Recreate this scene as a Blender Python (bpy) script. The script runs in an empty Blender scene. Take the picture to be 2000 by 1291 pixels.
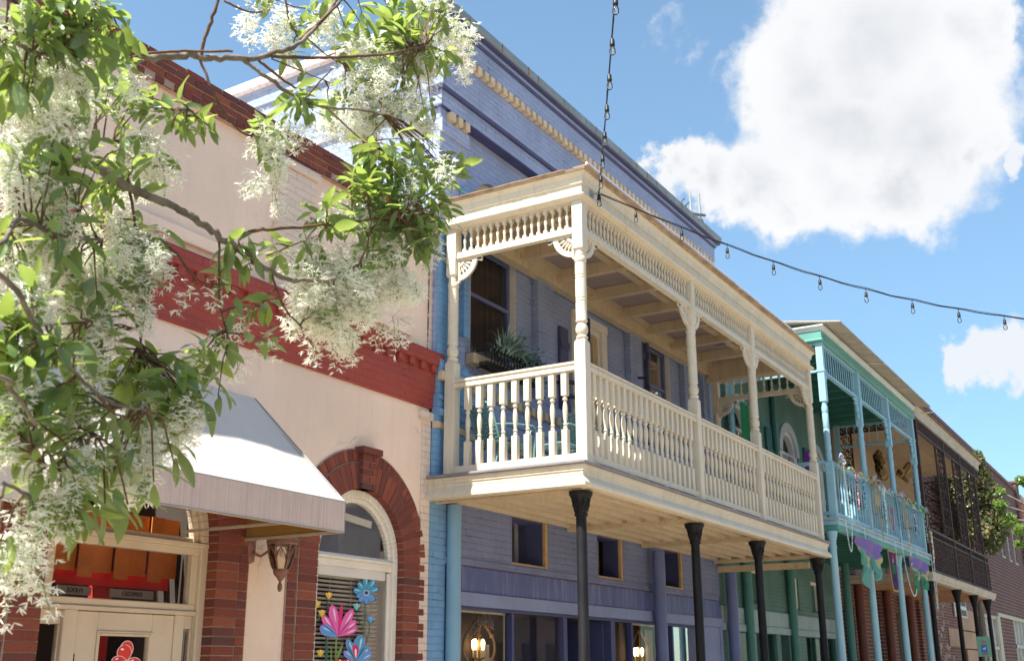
import bpy, math, random
from math import sin, cos, pi, radians, sqrt, atan2
from mathutils import Vector, Matrix
import numpy as np

# ------------------------------------------------------------------ camera
sc = bpy.context.scene
FPX = 2165.76                                   # focal length in pixels of a 2000 px wide frame
YAW, PIT, ROL = 1.03045907, 0.297714273, -2.77577892e-03
FW = Vector((sin(YAW)*cos(PIT), cos(YAW)*cos(PIT), sin(PIT)))
_r = Vector((cos(YAW), -sin(YAW), 0)); _u = _r.cross(FW)
RT = cos(ROL)*_r + sin(ROL)*_u; UP = RT.cross(FW)
cam = bpy.data.cameras.new('camera'); camo = bpy.data.objects.new('camera', cam)
sc.collection.objects.link(camo); sc.camera = camo
camo.matrix_world = Matrix((RT, UP, -FW)).transposed().to_4x4()
cam.sensor_width = 36; cam.lens = FPX/2000*36; cam.clip_end = 2000; cam.clip_start = .05
cam.dof.use_dof = True; cam.dof.focus_distance = 6.5; cam.dof.aperture_fstop = 7.1

# ------------------------------------------------------------------ light
SUN = Vector((-.571, .161, 1)).normalized()
EL, ROT = math.asin(SUN.z), atan2(SUN.x, SUN.y)
sun = bpy.data.lights.new('sun', 'SUN'); suno = bpy.data.objects.new('sun', sun)
sc.collection.objects.link(suno)
sun.energy = 4.6; sun.angle = radians(.5); sun.color = (1, .95, .86)
suno.rotation_euler = SUN.to_track_quat('Z', 'Y').to_euler(); suno.location = (0, 0, 30)
sc.view_settings.view_transform = 'Standard'; sc.view_settings.look = 'None'
sc.view_settings.gamma = 1; sc.view_settings.exposure = EXPO = 1.36
SKY = .1
sc.cycles.use_denoising = True
sc.cycles.max_bounces = 8; sc.cycles.diffuse_bounces = 5; sc.cycles.transparent_max_bounces = 12

def ray(px, py): return RT*(px-1000) - UP*(py-645.5) + FW*FPX
def at(px, py, d): return ray(px, py)*(d/FPX)             # point at forward depth d

class NT:                                                  # small node-tree helper
    def __init__(s, tree): s.t = tree
    def n(s, typ, **kw):
        nd = s.t.nodes.new('ShaderNode'+typ)
        for k, v in kw.items():
            if k.startswith('i_'):
                key = k[2:]; key = int(key) if key.isdigit() else key.replace('_', ' ')
                s.set(nd.inputs[key], v)
            else: setattr(nd, k, v)
        return nd
    def set(s, sock, v):
        if isinstance(v, bpy.types.NodeSocket): s.t.links.new(v, sock)
        elif isinstance(v, (tuple, list)) and sock.type == 'RGBA' and len(v) == 3: sock.default_value = (*v, 1)
        else: sock.default_value = v
    def math(s, op, a, b=None, c=None, clamp=False):
        nd = s.t.nodes.new('ShaderNodeMath'); nd.operation = op; nd.use_clamp = clamp
        for i, v in enumerate((a, b, c)):
            if v is not None: s.set(nd.inputs[i], v)
        return nd.outputs[0]
    def vmath(s, op, a, b=None):
        nd = s.t.nodes.new('ShaderNodeVectorMath'); nd.operation = op
        s.set(nd.inputs[0], a)
        if b is not None: s.set(nd.inputs[1], b)
        return nd.outputs['Value'] if op in ('DISTANCE', 'LENGTH', 'DOT_PRODUCT') else nd.outputs[0]
    def mix(s, f, a, b, mode='MIX'):
        nd = s.t.nodes.new('ShaderNodeMix'); nd.data_type = 'RGBA'; nd.blend_type = mode
        s.set(nd.inputs['Factor'], f); s.set(nd.inputs['A'], a); s.set(nd.inputs['B'], b)
        return nd.outputs['Result']
    def smooth(s, x, a, b):
        nd = s.t.nodes.new('ShaderNodeMapRange'); nd.interpolation_type = 'SMOOTHSTEP'
        s.set(nd.inputs[0], x); nd.inputs[1].default_value = a; nd.inputs[2].default_value = b
        return nd.outputs[0]
    def noise(s, vec, scale, detail=4, rough=.55, out=0):
        nd = s.t.nodes.new('ShaderNodeTexNoise'); s.set(nd.inputs['Vector'], vec)
        nd.inputs['Scale'].default_value = scale; nd.inputs['Detail'].default_value = detail
        nd.inputs['Roughness'].default_value = rough
        return nd.outputs[out]
    def ramp(s, f, stops):
        nd = s.t.nodes.new('ShaderNodeValToRGB'); s.set(nd.inputs[0], f)
        e = nd.color_ramp.elements
        while len(e) < len(stops): e.new(.5)
        for el, (p, c) in zip(e, stops): el.position = p; el.color = (*c, 1) if len(c) == 3 else c
        return nd.outputs[0]

# ------------------------------------------------------------------ sky with clouds
w = bpy.data.worlds.new('World'); sc.world = w; w.use_nodes = True
w.node_tree.nodes.clear(); N = NT(w.node_tree)
sky = N.n('TexSky', sky_type='NISHITA', sun_disc=False, sun_elevation=EL, sun_rotation=ROT, altitude=50, air_density=1.0, dust_density=.4, ozone_density=1.0)
tc = N.n('TexCoord').outputs['Generated']
def cloud(blobs, warp, thr0, thr1, nsc):
    nz = N.n('TexNoise', i_Vector=tc, i_Scale=nsc, i_Detail=10.0, i_Roughness=.58)
    off = N.vmath('SUBTRACT', nz.outputs['Color'], (.5, .5, .5))
    sl = N.n('VectorMath', operation='SCALE', i_0=off, i_Scale=warp).outputs[0]
    n2 = N.n('TexNoise', i_Vector=tc, i_Scale=nsc*3.6, i_Detail=8.0, i_Roughness=.6); s2 = N.n('VectorMath', operation='SCALE', i_0=N.vmath('SUBTRACT', n2.outputs['Color'], (.5, .5, .5)), i_Scale=warp*.42).outputs[0]
    p = N.vmath('ADD', N.vmath('ADD', tc, sl), s2); acc = None
    for px, py, r in blobs:
        c = ray(px, py).normalized()
        v = N.math('SUBTRACT', 1, N.math('DIVIDE', N.vmath('DISTANCE', p, tuple(c)), r/FPX))
        acc = v if acc is None else N.math('SMOOTH_MAX', acc, v, .25)
    return N.smooth(acc, thr0, thr1), acc
m1, a1 = cloud([(1580, 120, 175), (1740, 60, 230), (1900, 60, 120), (1660, 240, 215), (1810, 250, 205), (1500, 365, 140), (1370, 360, 100), (1300, 335, 60),
                (1640, 385, 135), (1760, 370, 110), (1930, 300, 60), (1560, 420, 70), (1450, 410, 75), (1960, 20, 70)], .13, .02, .38, 8.5)
m2, a2 = cloud([(1880, 695, 58), (1950, 672, 72), (2020, 690, 66), (1848, 678, 40), (1905, 662, 48), (2090, 670, 80), (2005, 340, 40)], .10, .03, .42, 10)
m3, a3 = cloud([(1285, 40, 40), (1330, 80, 34), (1400, 120, 30), (1850, 835, 40), (1910, 840, 30), (1265, 45, 30)], .10, .1, 1.3, 14)
# clouds in the rest of the sky, seen only in reflections and as light
nb = N.noise(N.vmath('MULTIPLY', tc, (1, 1, 2.2)), 2.3, 7, .6)
front = N.vmath('DOT_PRODUCT', tc, tuple(FW))
m4 = N.math('MULTIPLY', N.smooth(nb, .52, .66), N.smooth(front, .72, .5))
mask = N.math('MAXIMUM', N.math('MAXIMUM', m1, N.math('MULTIPLY', m2, .9)), N.math('MAXIMUM', N.math('MULTIPLY', m3, .4), N.math('MULTIPLY', m4, .85)))
grey = N.noise(N.vmath('MULTIPLY', tc, (1, 1, 1.5)), 3.4, 3.5, .5)
core = N.smooth(a1, .45, 1.0)
shade = N.math('MULTIPLY', N.smooth(grey, .34, .66), N.math('ADD', N.math('MULTIPLY', core, .75), .25))
CLD = 3.75
ccol = N.mix(shade, (CLD*1.04, CLD*1.05, CLD*1.07), (CLD*.70, CLD*.73, CLD*.785))
hsv = N.n('Mix', data_type='RGBA', blend_type='MULTIPLY'); hsv.inputs['Factor'].default_value = 1; N.set(hsv.inputs['A'], sky.outputs[0]); N.set(hsv.inputs['B'], (.925, 1.02, .955))
elv = N.n('SeparateXYZ', i_0=tc).outputs[2]
skc = N.mix(N.smooth(elv, .02, .50), (.56, .66, .76), (1., 1., 1.)); skc = N.mix(1., hsv.outputs['Result'], skc, 'MULTIPLY')
bg = N.n('Background', i_Color=N.mix(mask, skc, ccol), i_Strength=SKY)
N.t.links.new(bg.outputs[0], N.n('OutputWorld').inputs[0])

# ------------------------------------------------------------------ materials
MATS = {}
def newmat(name):
    m = bpy.data.materials.new(name); m.use_nodes = True; m.node_tree.nodes.clear(); return m, NT(m.node_tree)
def wallvec(N):
    g = N.n('NewGeometry'); s = N.n('SeparateXYZ', i_0=g.outputs['Position'])
    return N.n('CombineXYZ', i_0=N.math('ADD', s.outputs[0], s.outputs[1]), i_1=s.outputs[2], i_2=0.0).outputs[0], g.outputs['Position'], s
def mat(name, col, rough=.7, var=.10, vs=2.5, bump=.0, bs=60., brick=None, brickbump=.6, streak=0., stain=None, metal=0., fine=.0, spec=.4, chips=None, chipamt=.66, mcol=None, alb=.87, crack=0.):
    """painted surface: base colour varied by noise, optional brick relief, streaks, stains and chipped spots"""
    if name in MATS: return MATS[name]
    m, N = newmat(name); wv, pos, s = wallvec(N); col = tuple(x*alb for x in col); stain = stain and tuple(x*alb for x in stain)
    c = N.mix(N.smooth(N.noise(pos, vs, 5, .6), .3, .7), tuple(x*(1-var) for x in col), tuple(min(1, x*(1+var)) for x in col))
    h = None
    if fine: c = N.mix(N.math('MULTIPLY', N.smooth(N.noise(pos, 45, 4, .7), .45, .75), fine), c, tuple(x*.55 for x in col))
    if streak:
        sv = N.vmath('MULTIPLY', pos, (9, 9, .7))
        c = N.mix(N.math('MULTIPLY', N.smooth(N.noise(sv, 1.6, 6, .65), .47, .72), streak), c, stain or tuple(x*.5 for x in col))
    if brick:
        wob = N.n('VectorMath', operation='SCALE', i_0=N.noise(pos, 3, 3, .5, out=1), i_Scale=.03).outputs[0]
        b = N.n('TexBrick', i_Vector=N.vmath('ADD', wv, wob), i_Scale=1., i_Mortar_Size=.012 if mcol else .006, i_Mortar_Smooth=.35, i_Brick_Width=brick[0], i_Row_Height=brick[1], i_Color1=(1., 1., 1.), i_Color2=(.86, .86, .88), i_Mortar=(.62, .6, .64))
        if mcol:
            c = N.mix(.9, c, N.mix(N.noise(N.vmath('MULTIPLY', wv, (1/brick[0]*.7, 1/brick[1]*.7, 1)), 1.0, 1, .5), (.55, .5, .5), (1.3, 1.3, 1.3)), 'MULTIPLY'); c = N.mix(N.math('MULTIPLY', b.outputs['Fac'], .85), c, mcol)
        else:
            c = N.mix(.38, c, b.outputs['Color'], 'MULTIPLY')
            gaps = N.math('MULTIPLY', b.outputs['Fac'], N.smooth(N.noise(pos, 5, 5, .75), .54, .66))
            c = N.mix(N.math('MULTIPLY', gaps, .85), c, tuple(x*.25 for x in col))
        h = N.math('MULTIPLY', N.math('SUBTRACT', 1, b.outputs['Fac']), brickbump)
        h = N.math('ADD', h, N.math('MULTIPLY', N.noise(pos, 22, 5, .65), .55))
    if crack:
        vd = N.n('TexVoronoi', feature='DISTANCE_TO_EDGE', i_Vector=N.vmath('ADD', pos, N.n('VectorMath', operation='SCALE', i_0=N.noise(pos, 2.5, 6, .65, out=1), i_Scale=.5).outputs[0]), i_Scale=.75)
        ck = N.math('MULTIPLY', N.smooth(vd.outputs['Distance'], .006, .0015), N.smooth(N.noise(pos, .9, 3, .5), .50, .62)); c = N.mix(N.math('MULTIPLY', ck, crack), c, tuple(x*.45 for x in col))
    if chips:
        k = N.smooth(N.noise(N.vmath('MULTIPLY', pos, (1, 1, 2.4)), 11, 6, .75), chipamt, chipamt+.02)
        c = N.mix(k, c, chips)
    if bump:
        nb = N.math('MULTIPLY', N.noise(pos, bs, 6, .65), bump)
        h = nb if h is None else N.math('ADD', h, nb)
    p = N.n('BsdfPrincipled', i_Base_Color=c, i_Roughness=rough, i_Metallic=metal)
    p.inputs['Specular IOR Level'].default_value = spec
    if h is not None:
        bp = N.n('Bump', i_Height=h, i_Strength=.75, i_Distance=.012); N.t.links.new(bp.outputs[0], p.inputs['Normal'])
    N.t.links.new(p.outputs[0], N.n('OutputMaterial').inputs[0])
    MATS[name] = m; return m
def islandmat(name, cols, rough=.85, fine=.35):
    """one colour per separate brick"""
    m, N = newmat(name); g = N.n('NewGeometry')
    c = N.ramp(g.outputs['Random Per Island'], [(i/(len(cols)-1), x) for i, x in enumerate([tuple(k*.95 for k in q) for q in cols])])
    nz = N.noise(g.outputs['Position'], 55, 6, .7)
    c = N.mix(N.math('MULTIPLY', N.smooth(nz, .4, .75), fine), c, (.02, .012, .01))
    c = N.mix(N.math('MULTIPLY', N.smooth(N.noise(g.outputs['Position'], 9, 5, .7), .6, .8), .22), c, (.45, .36, .30))
    p = N.n('BsdfPrincipled', i_Base_Color=c, i_Roughness=rough)
    bp = N.n('Bump', i_Height=nz, i_Strength=.6, i_Distance=.006); N.t.links.new(bp.outputs[0], p.inputs['Normal'])
    N.t.links.new(p.outputs[0], N.n('OutputMaterial').inputs[0]); return m
def emat(name, col, strength):
    m, N = newmat(name); e = N.n('Emission', i_Color=col, i_Strength=strength)
    N.t.links.new(e.outputs[0], N.n('OutputMaterial').inputs[0]); return m
def glassmat(name, tint=(1, 1, 1), refl=1.0):
    m, N = newmat(name)
    fr = N.n('Fresnel', i_IOR=1.52)
    t = N.n('BsdfTransparent', i_Color=tint); g = N.n('BsdfGlossy', i_Roughness=.015, i_Color=(1, 1, 1))
    x = N.n('MixShader', i_0=N.math('MULTIPLY', fr.outputs[0], refl), i_1=t.outputs[0], i_2=g.outputs[0])
    N.t.links.new(x.outputs[0], N.n('OutputMaterial').inputs[0]); return m
def clothmat(name, col, trans, mixf=.45, var=.08, vs=6., rib=0., rough=.8):
    m, N = newmat(name); wv, pos, s = wallvec(N)
    c = N.mix(N.smooth(N.noise(pos, vs, 5, .6), .3, .7), tuple(x*(1-var) for x in col), tuple(min(1, x*(1+var)) for x in col))
    if rib:
        wn = N.noise(N.vmath('MULTIPLY', pos, (120, 1, 1)), 1.2, 3, .6)
        c = N.mix(N.math('MULTIPLY', N.smooth(wn, .52, .6), rib), c, tuple(x*.62 for x in col))
    d = N.n('BsdfDiffuse', i_Color=c, i_Roughness=rough); t = N.n('BsdfTranslucent', i_Color=trans)
    x = N.n('MixShader', i_0=mixf, i_1=d.outputs[0], i_2=t.outputs[0])
    N.t.links.new(x.outputs[0], N.n('OutputMaterial').inputs[0]); return m
def vcolmat(name, rough=.5, trans=0., fine=.0):
    m, N = newmat(name); a = N.n('Attribute', attribute_name='Col'); c = a.outputs['Color']
    p = N.n('BsdfPrincipled', i_Base_Color=c, i_Roughness=rough); o = p.outputs[0]
    if trans: o = N.n('MixShader', i_0=trans, i_1=o, i_2=N.n('BsdfTranslucent', i_Color=c).outputs[0]).outputs[0]
    N.t.links.new(o, N.n('OutputMaterial').inputs[0]); return m
def leafmat(name, top, back, trans):
    m, N = newmat(name); g = N.n('NewGeometry'); rnd = g.outputs['Random Per Island']
    c = N.mix(rnd, tuple(x*.7 for x in top), tuple(x*1.45 for x in top))
    c = N.mix(N.smooth(N.noise(g.outputs['Position'], 30, 3, .6), .35, .7), c, N.mix(.5, c, tuple(x*1.5 for x in top)))
    c = N.mix(g.outputs['Backfacing'], c, back)
    tcol = N.mix(rnd, tuple(x*.7 for x in trans), tuple(x*1.25 for x in trans))
    d = N.n('BsdfPrincipled', i_Base_Color=c, i_Roughness=.36); t = N.n('BsdfTranslucent', i_Color=tcol)
    x = N.n('AddShader', i_0=d.outputs[0], i_1=t.outputs[0])
    N.t.links.new(x.outputs[0], N.n('OutputMaterial').inputs[0]); return m

CREAM = (.80, .715, .555)
cream = mat('cream_paint', CREAM, .55, .05, 1.6, .25, 90, streak=.34, stain=(.50, .41, .29), fine=.10, chips=(.50, .42, .31), chipamt=.755)
cream_old_bounce = mat('cream_worn_bounce_tint', (.72, .57, .37), .62, .08, 2.0, .3, 70, streak=.45, stain=(.42, .31, .2))  # yellowed paint, with warm bounce light on undersides put into the colour
cream_lap = mat('cream_soffit_paint', (.76, .63, .45), .62, .08, 2.0, .3, 70, streak=.3, stain=(.42, .30, .18))
white_trim = mat('white_trim', (.80, .75, .66), .55, .06, 3, .25, 60, fine=.1, alb=1.)
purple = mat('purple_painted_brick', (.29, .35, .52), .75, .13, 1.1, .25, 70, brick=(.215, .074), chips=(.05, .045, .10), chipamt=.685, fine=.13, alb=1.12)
purple_flat = mat('purple_board', (.29, .345, .52), .6, .08, 1.5, .25, 40, streak=.35, stain=(.42, .42, .6), alb=1.0, chips=(.12, .11, .2), chipamt=.74)
indigo_board = mat('indigo_sheet_board', (.105, .14, .355), .5, .10, 1.2, .2, 40, streak=.55, stain=(.33, .34, .5))
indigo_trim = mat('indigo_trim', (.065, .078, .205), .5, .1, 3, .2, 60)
purple_low = mat('lower_wall_brick', (.235, .28, .475), .75, .13, 1.1, .25, 70, brick=(.215, .074), chips=(.05, .045, .10), chipamt=.69, fine=.12, streak=.15)  # darker, bluer version of the purple brick for the ground floor
bluepier = mat('light_blue_painted_brick', (.20, .40, .66), .7, .12, 1.6, .25, 70, brick=(.215, .074), fine=.15)
sidewall_m = mat('sunlit_side_brick', (.31, .385, .54), .75, .10, 1.2, .8, 16, brick=(.215, .074), fine=.12)  # copy of the purple brick, its sunlit tone set in the colour
bluepipe = mat('light_blue_metal', (.25, .46, .62), .4, .06, 2, .1, 30)
dullpipe = mat('dull_blue_metal', (.16, .20, .40), .42, .08, 2, .1, 30)
shutter_m = mat('dark_violet_shutter', (.11, .115, .21), .6, .12, 3, .2, 50)
pink = mat('pink_stucco', (.86, .675, .55), .85, .08, .7, .75, 26, fine=.07, streak=.15, stain=(.60, .46, .38), crack=.6, alb=1.0)
pink_brick = mat('pink_painted_brick', (.90, .73, .61), .8, .05, 1.4, .3, 60, brick=(.215, .074))
red = mat('red_painted_brick', (.39, .068, .050), .62, .10, 1.5, .3, 60, brick=(.215, .074), brickbump=.35, fine=.1)
BR = [(.27, .068, .042), (.20, .048, .032), (.16, .04, .03), (.24, .056, .036), (.125, .045, .042), (.22, .052, .034), (.31, .085, .045), (.19, .044, .032)]
brickm = islandmat('red_brick', BR)
mortar = mat('mortar', (.44, .31, .25), .9, .15, 8, .5, 90)
darkbrick = mat('dark_brown_brick', (.17, .06, .042), .85, .3, 4, .3, 60, brick=(.26, .09), brickbump=.5, mcol=(.34, .27, .23))
farbrick = mat('far_brown_brick', (.115, .043, .040), .85, .18, 1.2, .3, 60, brick=(.36, .14), brickbump=.5, mcol=(.32, .26, .245))
orangebrick = mat('orange_brick', (.50, .15, .075), .85, .15, 2, .3, 60, brick=(.3, .1))
teal = mat('teal_painted_brick', (.13, .26, .225), .7, .14, 1.4, .25, 60, brick=(.215, .074), fine=.15)
teal_dark = mat('dark_teal_wood', (.025, .13, .11), .6, .1, 2, .2, 40)
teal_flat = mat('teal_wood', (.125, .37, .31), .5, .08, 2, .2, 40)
teal_board = mat('pale_teal_board', (.36, .49, .50), .6, .12, 1.6, .2, 40, streak=.3, stain=(.24, .33, .33))
skyblue = mat('sky_blue_wood', (.34, .60, .72), .5, .07, 2, .2, 40, streak=.12)
iron = mat('black_iron', (.012, .012, .015), .55, .25, 5, .4, 90, spec=.25, chips=(.085, .05, .035), chipamt=.70, streak=.3, stain=(.05, .045, .045))
rustiron = mat('rust_brown_iron', (.06, .028, .023), .6, .25, 5, .3, 90)
rustpipe = mat('red_brown_pipe', (.16, .05, .035), .5, .1, 3, .1, 40)
deck_m = mat('grey_deck_boards', (.27, .25, .27), .6, .12, 5, .2, 60)
ceil_m = mat('mauve_ceiling_panel', (.42, .33, .31), .8, .07, 2, .15, 50)
shingle = mat('copper_brown_shingle', (.48, .34, .22), .8, .25, 6, .5, 70)
steel = mat('grey_coping_metal', (.33, .36, .36), .45, .12, 2, .1, 30, metal=.35, streak=.28, stain=(.34, .18, .08))
rustcop = mat('rust_streaked_white_coping', (.72, .70, .70), .6, .08, 3, .1, 30, streak=.65, stain=(.42, .17, .06))
roof_tin = mat('weathered_tin_soffit', (.52, .46, .375), .7, .10, 3, .1, 30)
bronze = mat('rust_bronze_metal', (.28, .135, .10), .5, .25, 14, .5, 120)
frost = glassmat('seeded_glass', (.86, .80, .70), 1.0)
glass = glassmat('window_glass', (.95, .96, .96), .55)
clearglass = glassmat('bulb_glass', (.97, .97, .97), 1.2)
blk = mat('black_plastic', (.012, .012, .014), .5, .1, 5)
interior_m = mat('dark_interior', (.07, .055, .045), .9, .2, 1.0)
interior_red = mat('red_interior', (.70, .03, .03), .6, .15, 1.0)
interior_or = mat('orange_valance', (.95, .30, .055), .55, .2, 3)
drape = mat('pale_drape', (.58, .55, .53), .8, .12, 6)
slat_m = mat('white_blind_slat', (.80, .76, .70), .5, .05, 3)
bark = mat('grey_brown_bark', (.24, .20, .155), .9, .35, 18, 1.0, 60)
twigm = mat('brown_twig', (.15, .085, .05), .8, .3, 18, .5, 60)
awn = clothmat('cream_awning_canvas', (.70, .655, .62), (.55, .30, .12), .16, .03, 3.)
awnv = clothmat('striated_awning_valance', (.66, .555, .52), (.45, .25, .12), .12, .06, 3., rib=.5)
paint_m = vcolmat('window_paint', .45)
cloth_v = vcolmat('dyed_cloth', .7, .45)
asphalt = mat('asphalt', (.25, .22, .18), .9, .2, 2, .5, 40)
concrete = mat('pale_concrete', (.56, .45, .32), .9, .12, 1.5, .3, 40, fine=.2)
chairm = mat('mint_green_metal', (.22, .42, .40), .4, .06, 5)

# ------------------------------------------------------------------ mesh builder
def link(o): sc.collection.objects.link(o); return o
def rootloc(p):
    v = Vector((0, 0, 0))
    while p is not None: v += p.location; p = p.parent
    return v
def tag(o, label=None, cat=None, group=None, kind=None):
    if label: o['label'] = label
    if cat: o['category'] = cat
    if group: o['group'] = group
    if kind: o['kind'] = kind
    return o
def thing(name, label, cat, loc, group=None):
    o = link(bpy.data.objects.new(name, None)); o.location = loc; o.empty_display_size = .2
    return tag(o, label, cat, group)
def dup(o, parent=None, off=(0, 0, 0), **kw):                # copy of one object at an offset
    c = o.copy(); link(c); c.parent = parent if parent is not None else o.parent
    c.location = o.location + Vector(off); tag(c, **kw); return c
def duptree(root, loc, rz=0., **kw):
    c = root.copy(); link(c); c.location = loc; c.rotation_euler.z = root.rotation_euler.z + rz; tag(c, **kw)
    def rec(a, b):
        for ch in list(a.children):
            k = ch.copy(); link(k); k.parent = b; rec(ch, k)
    rec(root, c); return c
class MB:
    def __init__(s): s.v = []; s.f = []; s.c = []; s.col = None
    def add(s, vs, fs):
        b = len(s.v); s.v.extend([tuple(x) for x in vs]); s.f.extend([tuple(i+b for i in f) for f in fs])
        s.c.extend([s.col]*len(fs)); return s
    def box(s, x0, x1, y0, y1, z0, z1):
        v = [(x, y, z) for z in (z0, z1) for y in (y0, y1) for x in (x0, x1)]
        return s.add(v, [(0, 2, 3, 1), (4, 5, 7, 6), (0, 1, 5, 4), (2, 6, 7, 3), (0, 4, 6, 2), (1, 3, 7, 5)])
    def obox(s, c, a, b, d):                                  # oriented box: centre + three half-axis vectors
        c, a, b, d = map(Vector, (c, a, b, d))
        v = [c+a*i+b*j+d*k for k in (-1, 1) for j in (-1, 1) for i in (-1, 1)]
        return s.add(v, [(0, 2, 3, 1), (4, 5, 7, 6), (0, 1, 5, 4), (2, 6, 7, 3), (0, 4, 6, 2), (1, 3, 7, 5)])
    def bar(s, p, q, w, h=None):                              # square bar between two points
        p, q = Vector(p), Vector(q); d = q-p; h = h or w
        u = d.cross(Vector((0, 0, 1)))
        if u.length < 1e-5: u = Vector((1, 0, 0))
        u.normalize(); n = u.cross(d).normalized()
        return s.obox((p+q)/2, d/2, u*w/2, n*h/2)
    def prism(s, prof, axis, t0, t1):                         # closed 2-D profile pulled along an axis
        n = len(prof)
        mk = {'x': lambda a, b, t: (t, a, b), 'y': lambda a, b, t: (a, t, b), 'z': lambda a, b, t: (a, b, t)}[axis]
        v = [mk(a, b, t0) for a, b in prof] + [mk(a, b, t1) for a, b in prof]
        return s.add(v, [tuple(range(n-1, -1, -1)), tuple(range(n, 2*n))] + [(i, (i+1) % n, n+(i+1) % n, n+i) for i in range(n)])
    def lathe(s, prof, c=(0, 0, 0), n=16, axis='z'):
        v = []; m = len(prof)
        for r, z in prof:
            for k in range(n):
                a = 2*pi*k/n
                v.append((c[0]+r*cos(a), c[1]+r*sin(a), c[2]+z))
        f = [(j*n+k, j*n+(k+1) % n, (j+1)*n+(k+1) % n, (j+1)*n+k) for j in range(m-1) for k in range(n)]
        f += [tuple(range(n-1, -1, -1)), tuple((m-1)*n+k for k in range(n))]
        return s.add(v, f)
    def tube(s, pts, rad, n=8, cap=True):
        pts = [Vector(p) for p in pts]; m = len(pts)
        if not isinstance(rad, (list, tuple)): rad = [rad]*m
        v = []; up = Vector((0, 0, 1)); pn = None
        for i, p in enumerate(pts):
            d = (pts[min(i+1, m-1)]-pts[max(i-1, 0)])
            d = d.normalized() if d.length > 1e-9 else Vector((0, 0, 1))
            if pn is None:
                a = d.cross(up)
                if a.length < .05: a = d.cross(Vector((1, 0, 0)))
            else: a = pn - d*pn.dot(d)
            a.normalize(); pn = a; b = d.cross(a)
            for k in range(n):
                t = 2*pi*k/n; v.append(p + (a*cos(t)+b*sin(t))*rad[i])
        f = [(j*n+k, j*n+(k+1) % n, (j+1)*n+(k+1) % n, (j+1)*n+k) for j in range(m-1) for k in range(n)]
        if cap: f += [tuple(range(n-1, -1, -1)), tuple((m-1)*n+k for k in range(n))]
        return s.add(v, f)
    def ball(s, c, r, n=10, m=6, sz=1.):
        prof = [(max(1e-4, r*sin(pi*i/m)), -r*sz*cos(pi*i/m)) for i in range(m+1)]
        return s.lathe(prof, c, n)
    def sweep(s, path, prof, closed=True, flip=False):        # profile (out, z) along a flat path, mitred
        P = [Vector((x, y)) for x, y in path]; k = len(P); m = len(prof); v = []
        nr = []
        for i in range(k-1):
            d = (P[i+1]-P[i]).normalized(); nr.append(Vector((d.y, -d.x)))
        for i in range(k):
            if i == 0: mi = nr[0]
            elif i == k-1: mi = nr[-1]
            else:
                mi = nr[i-1]+nr[i]; mi = mi/(1+nr[i-1].dot(nr[i]))
            for o, z in prof: v.append((P[i].x+mi.x*o, P[i].y+mi.y*o, z))
        f = []
        for i in range(k-1):
            for j in range(m if closed else m-1):
                a, b = i*m+j, i*m+(j+1) % m
                f.append((a, b, b+m, a+m))
        if closed: f += [tuple(range(m)), tuple((k-1)*m+j for j in range(m-1, -1, -1))]
        return s.add(v, f)
    def poly(s, pts): return s.add(pts, [tuple(range(len(pts)))])
    def build(s, name, m, parent=None, smooth=None, bevel=0., **kw):
        off = rootloc(parent); me = bpy.data.meshes.new(name)
        vs = np.array(s.v, dtype=np.float64)-np.array(off)
        me.from_pydata(vs.tolist(), [], s.f)
        if any(c is not None for c in s.c):
            ca = me.color_attributes.new('Col', 'FLOAT_COLOR', 'CORNER'); buf = []
            for f, c in zip(s.f, s.c): buf.extend(list((*(c or (.5, .5, .5)), 1.))*len(f))
            ca.data.foreach_set('color', buf)
        import bmesh
        bm = bmesh.new(); bm.from_mesh(me); bmesh.ops.recalc_face_normals(bm, faces=bm.faces); bm.to_mesh(me); bm.free()
        if smooth:
            me.shade_smooth(); me.set_sharp_from_angle(angle=radians(smooth))
        me.materials.append(m); o = link(bpy.data.objects.new(name, me)); o.parent = parent
        if bevel:
            b = o.modifiers.new('bevel', 'BEVEL'); b.width = bevel; b.segments = 1; b.limit_method = 'ANGLE'; b.angle_limit = radians(40)
        return tag(o, **kw)
RNG = random.Random(7)

def brickrun(mb, x0, x1, y0, y1, z0, z1, L=.205, H=.066, g=.009, rng=RNG, header=False):
    """real bricks laid in courses over a rectangle that faces the street (y0 is the face)"""
    rows = max(1, round((z1-z0)/(H+g))); hh = (z1-z0)/rows
    for r in range(rows):
        l = L/2 if header else L
        x = x0 - (l/2 if r % 2 else 0)*(0 if (x1-x0) < l*1.2 else 1)
        while x < x1-1e-3:
            xe = min(x+l, x1); xs = max(x, x0)
            if xe-xs > .02:
                j = rng.uniform(-.003, .003)
                mb.box(xs+g/2, xe-g/2, y0+j, y1, z0+r*hh+g/2, z0+(r+1)*hh-g/2+rng.uniform(-.001, .001))
            x += l
def brickarch(mb, cx, zs, r0, r1, y0, y1, n, a0=0., a1=pi, g=.008, rng=RNG):
    for i in range(n):
        t0 = a0+(a1-a0)*i/n; t1 = a0+(a1-a0)*(i+1)/n; d0 = g/2/r0; d1 = g/2/r1; j = rng.uniform(-.004, .004)
        pr = [(cx+r0*cos(t0+d0), zs+r0*sin(t0+d0)), (cx+r1*cos(t0+d1), zs+r1*sin(t0+d1)), (cx+r1*cos(t1-d1), zs+r1*sin(t1-d1)), (cx+r0*cos(t1-d0), zs+r0*sin(t1-d0))]
        mb.prism(pr, 'y', y0+j, y1)
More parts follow.
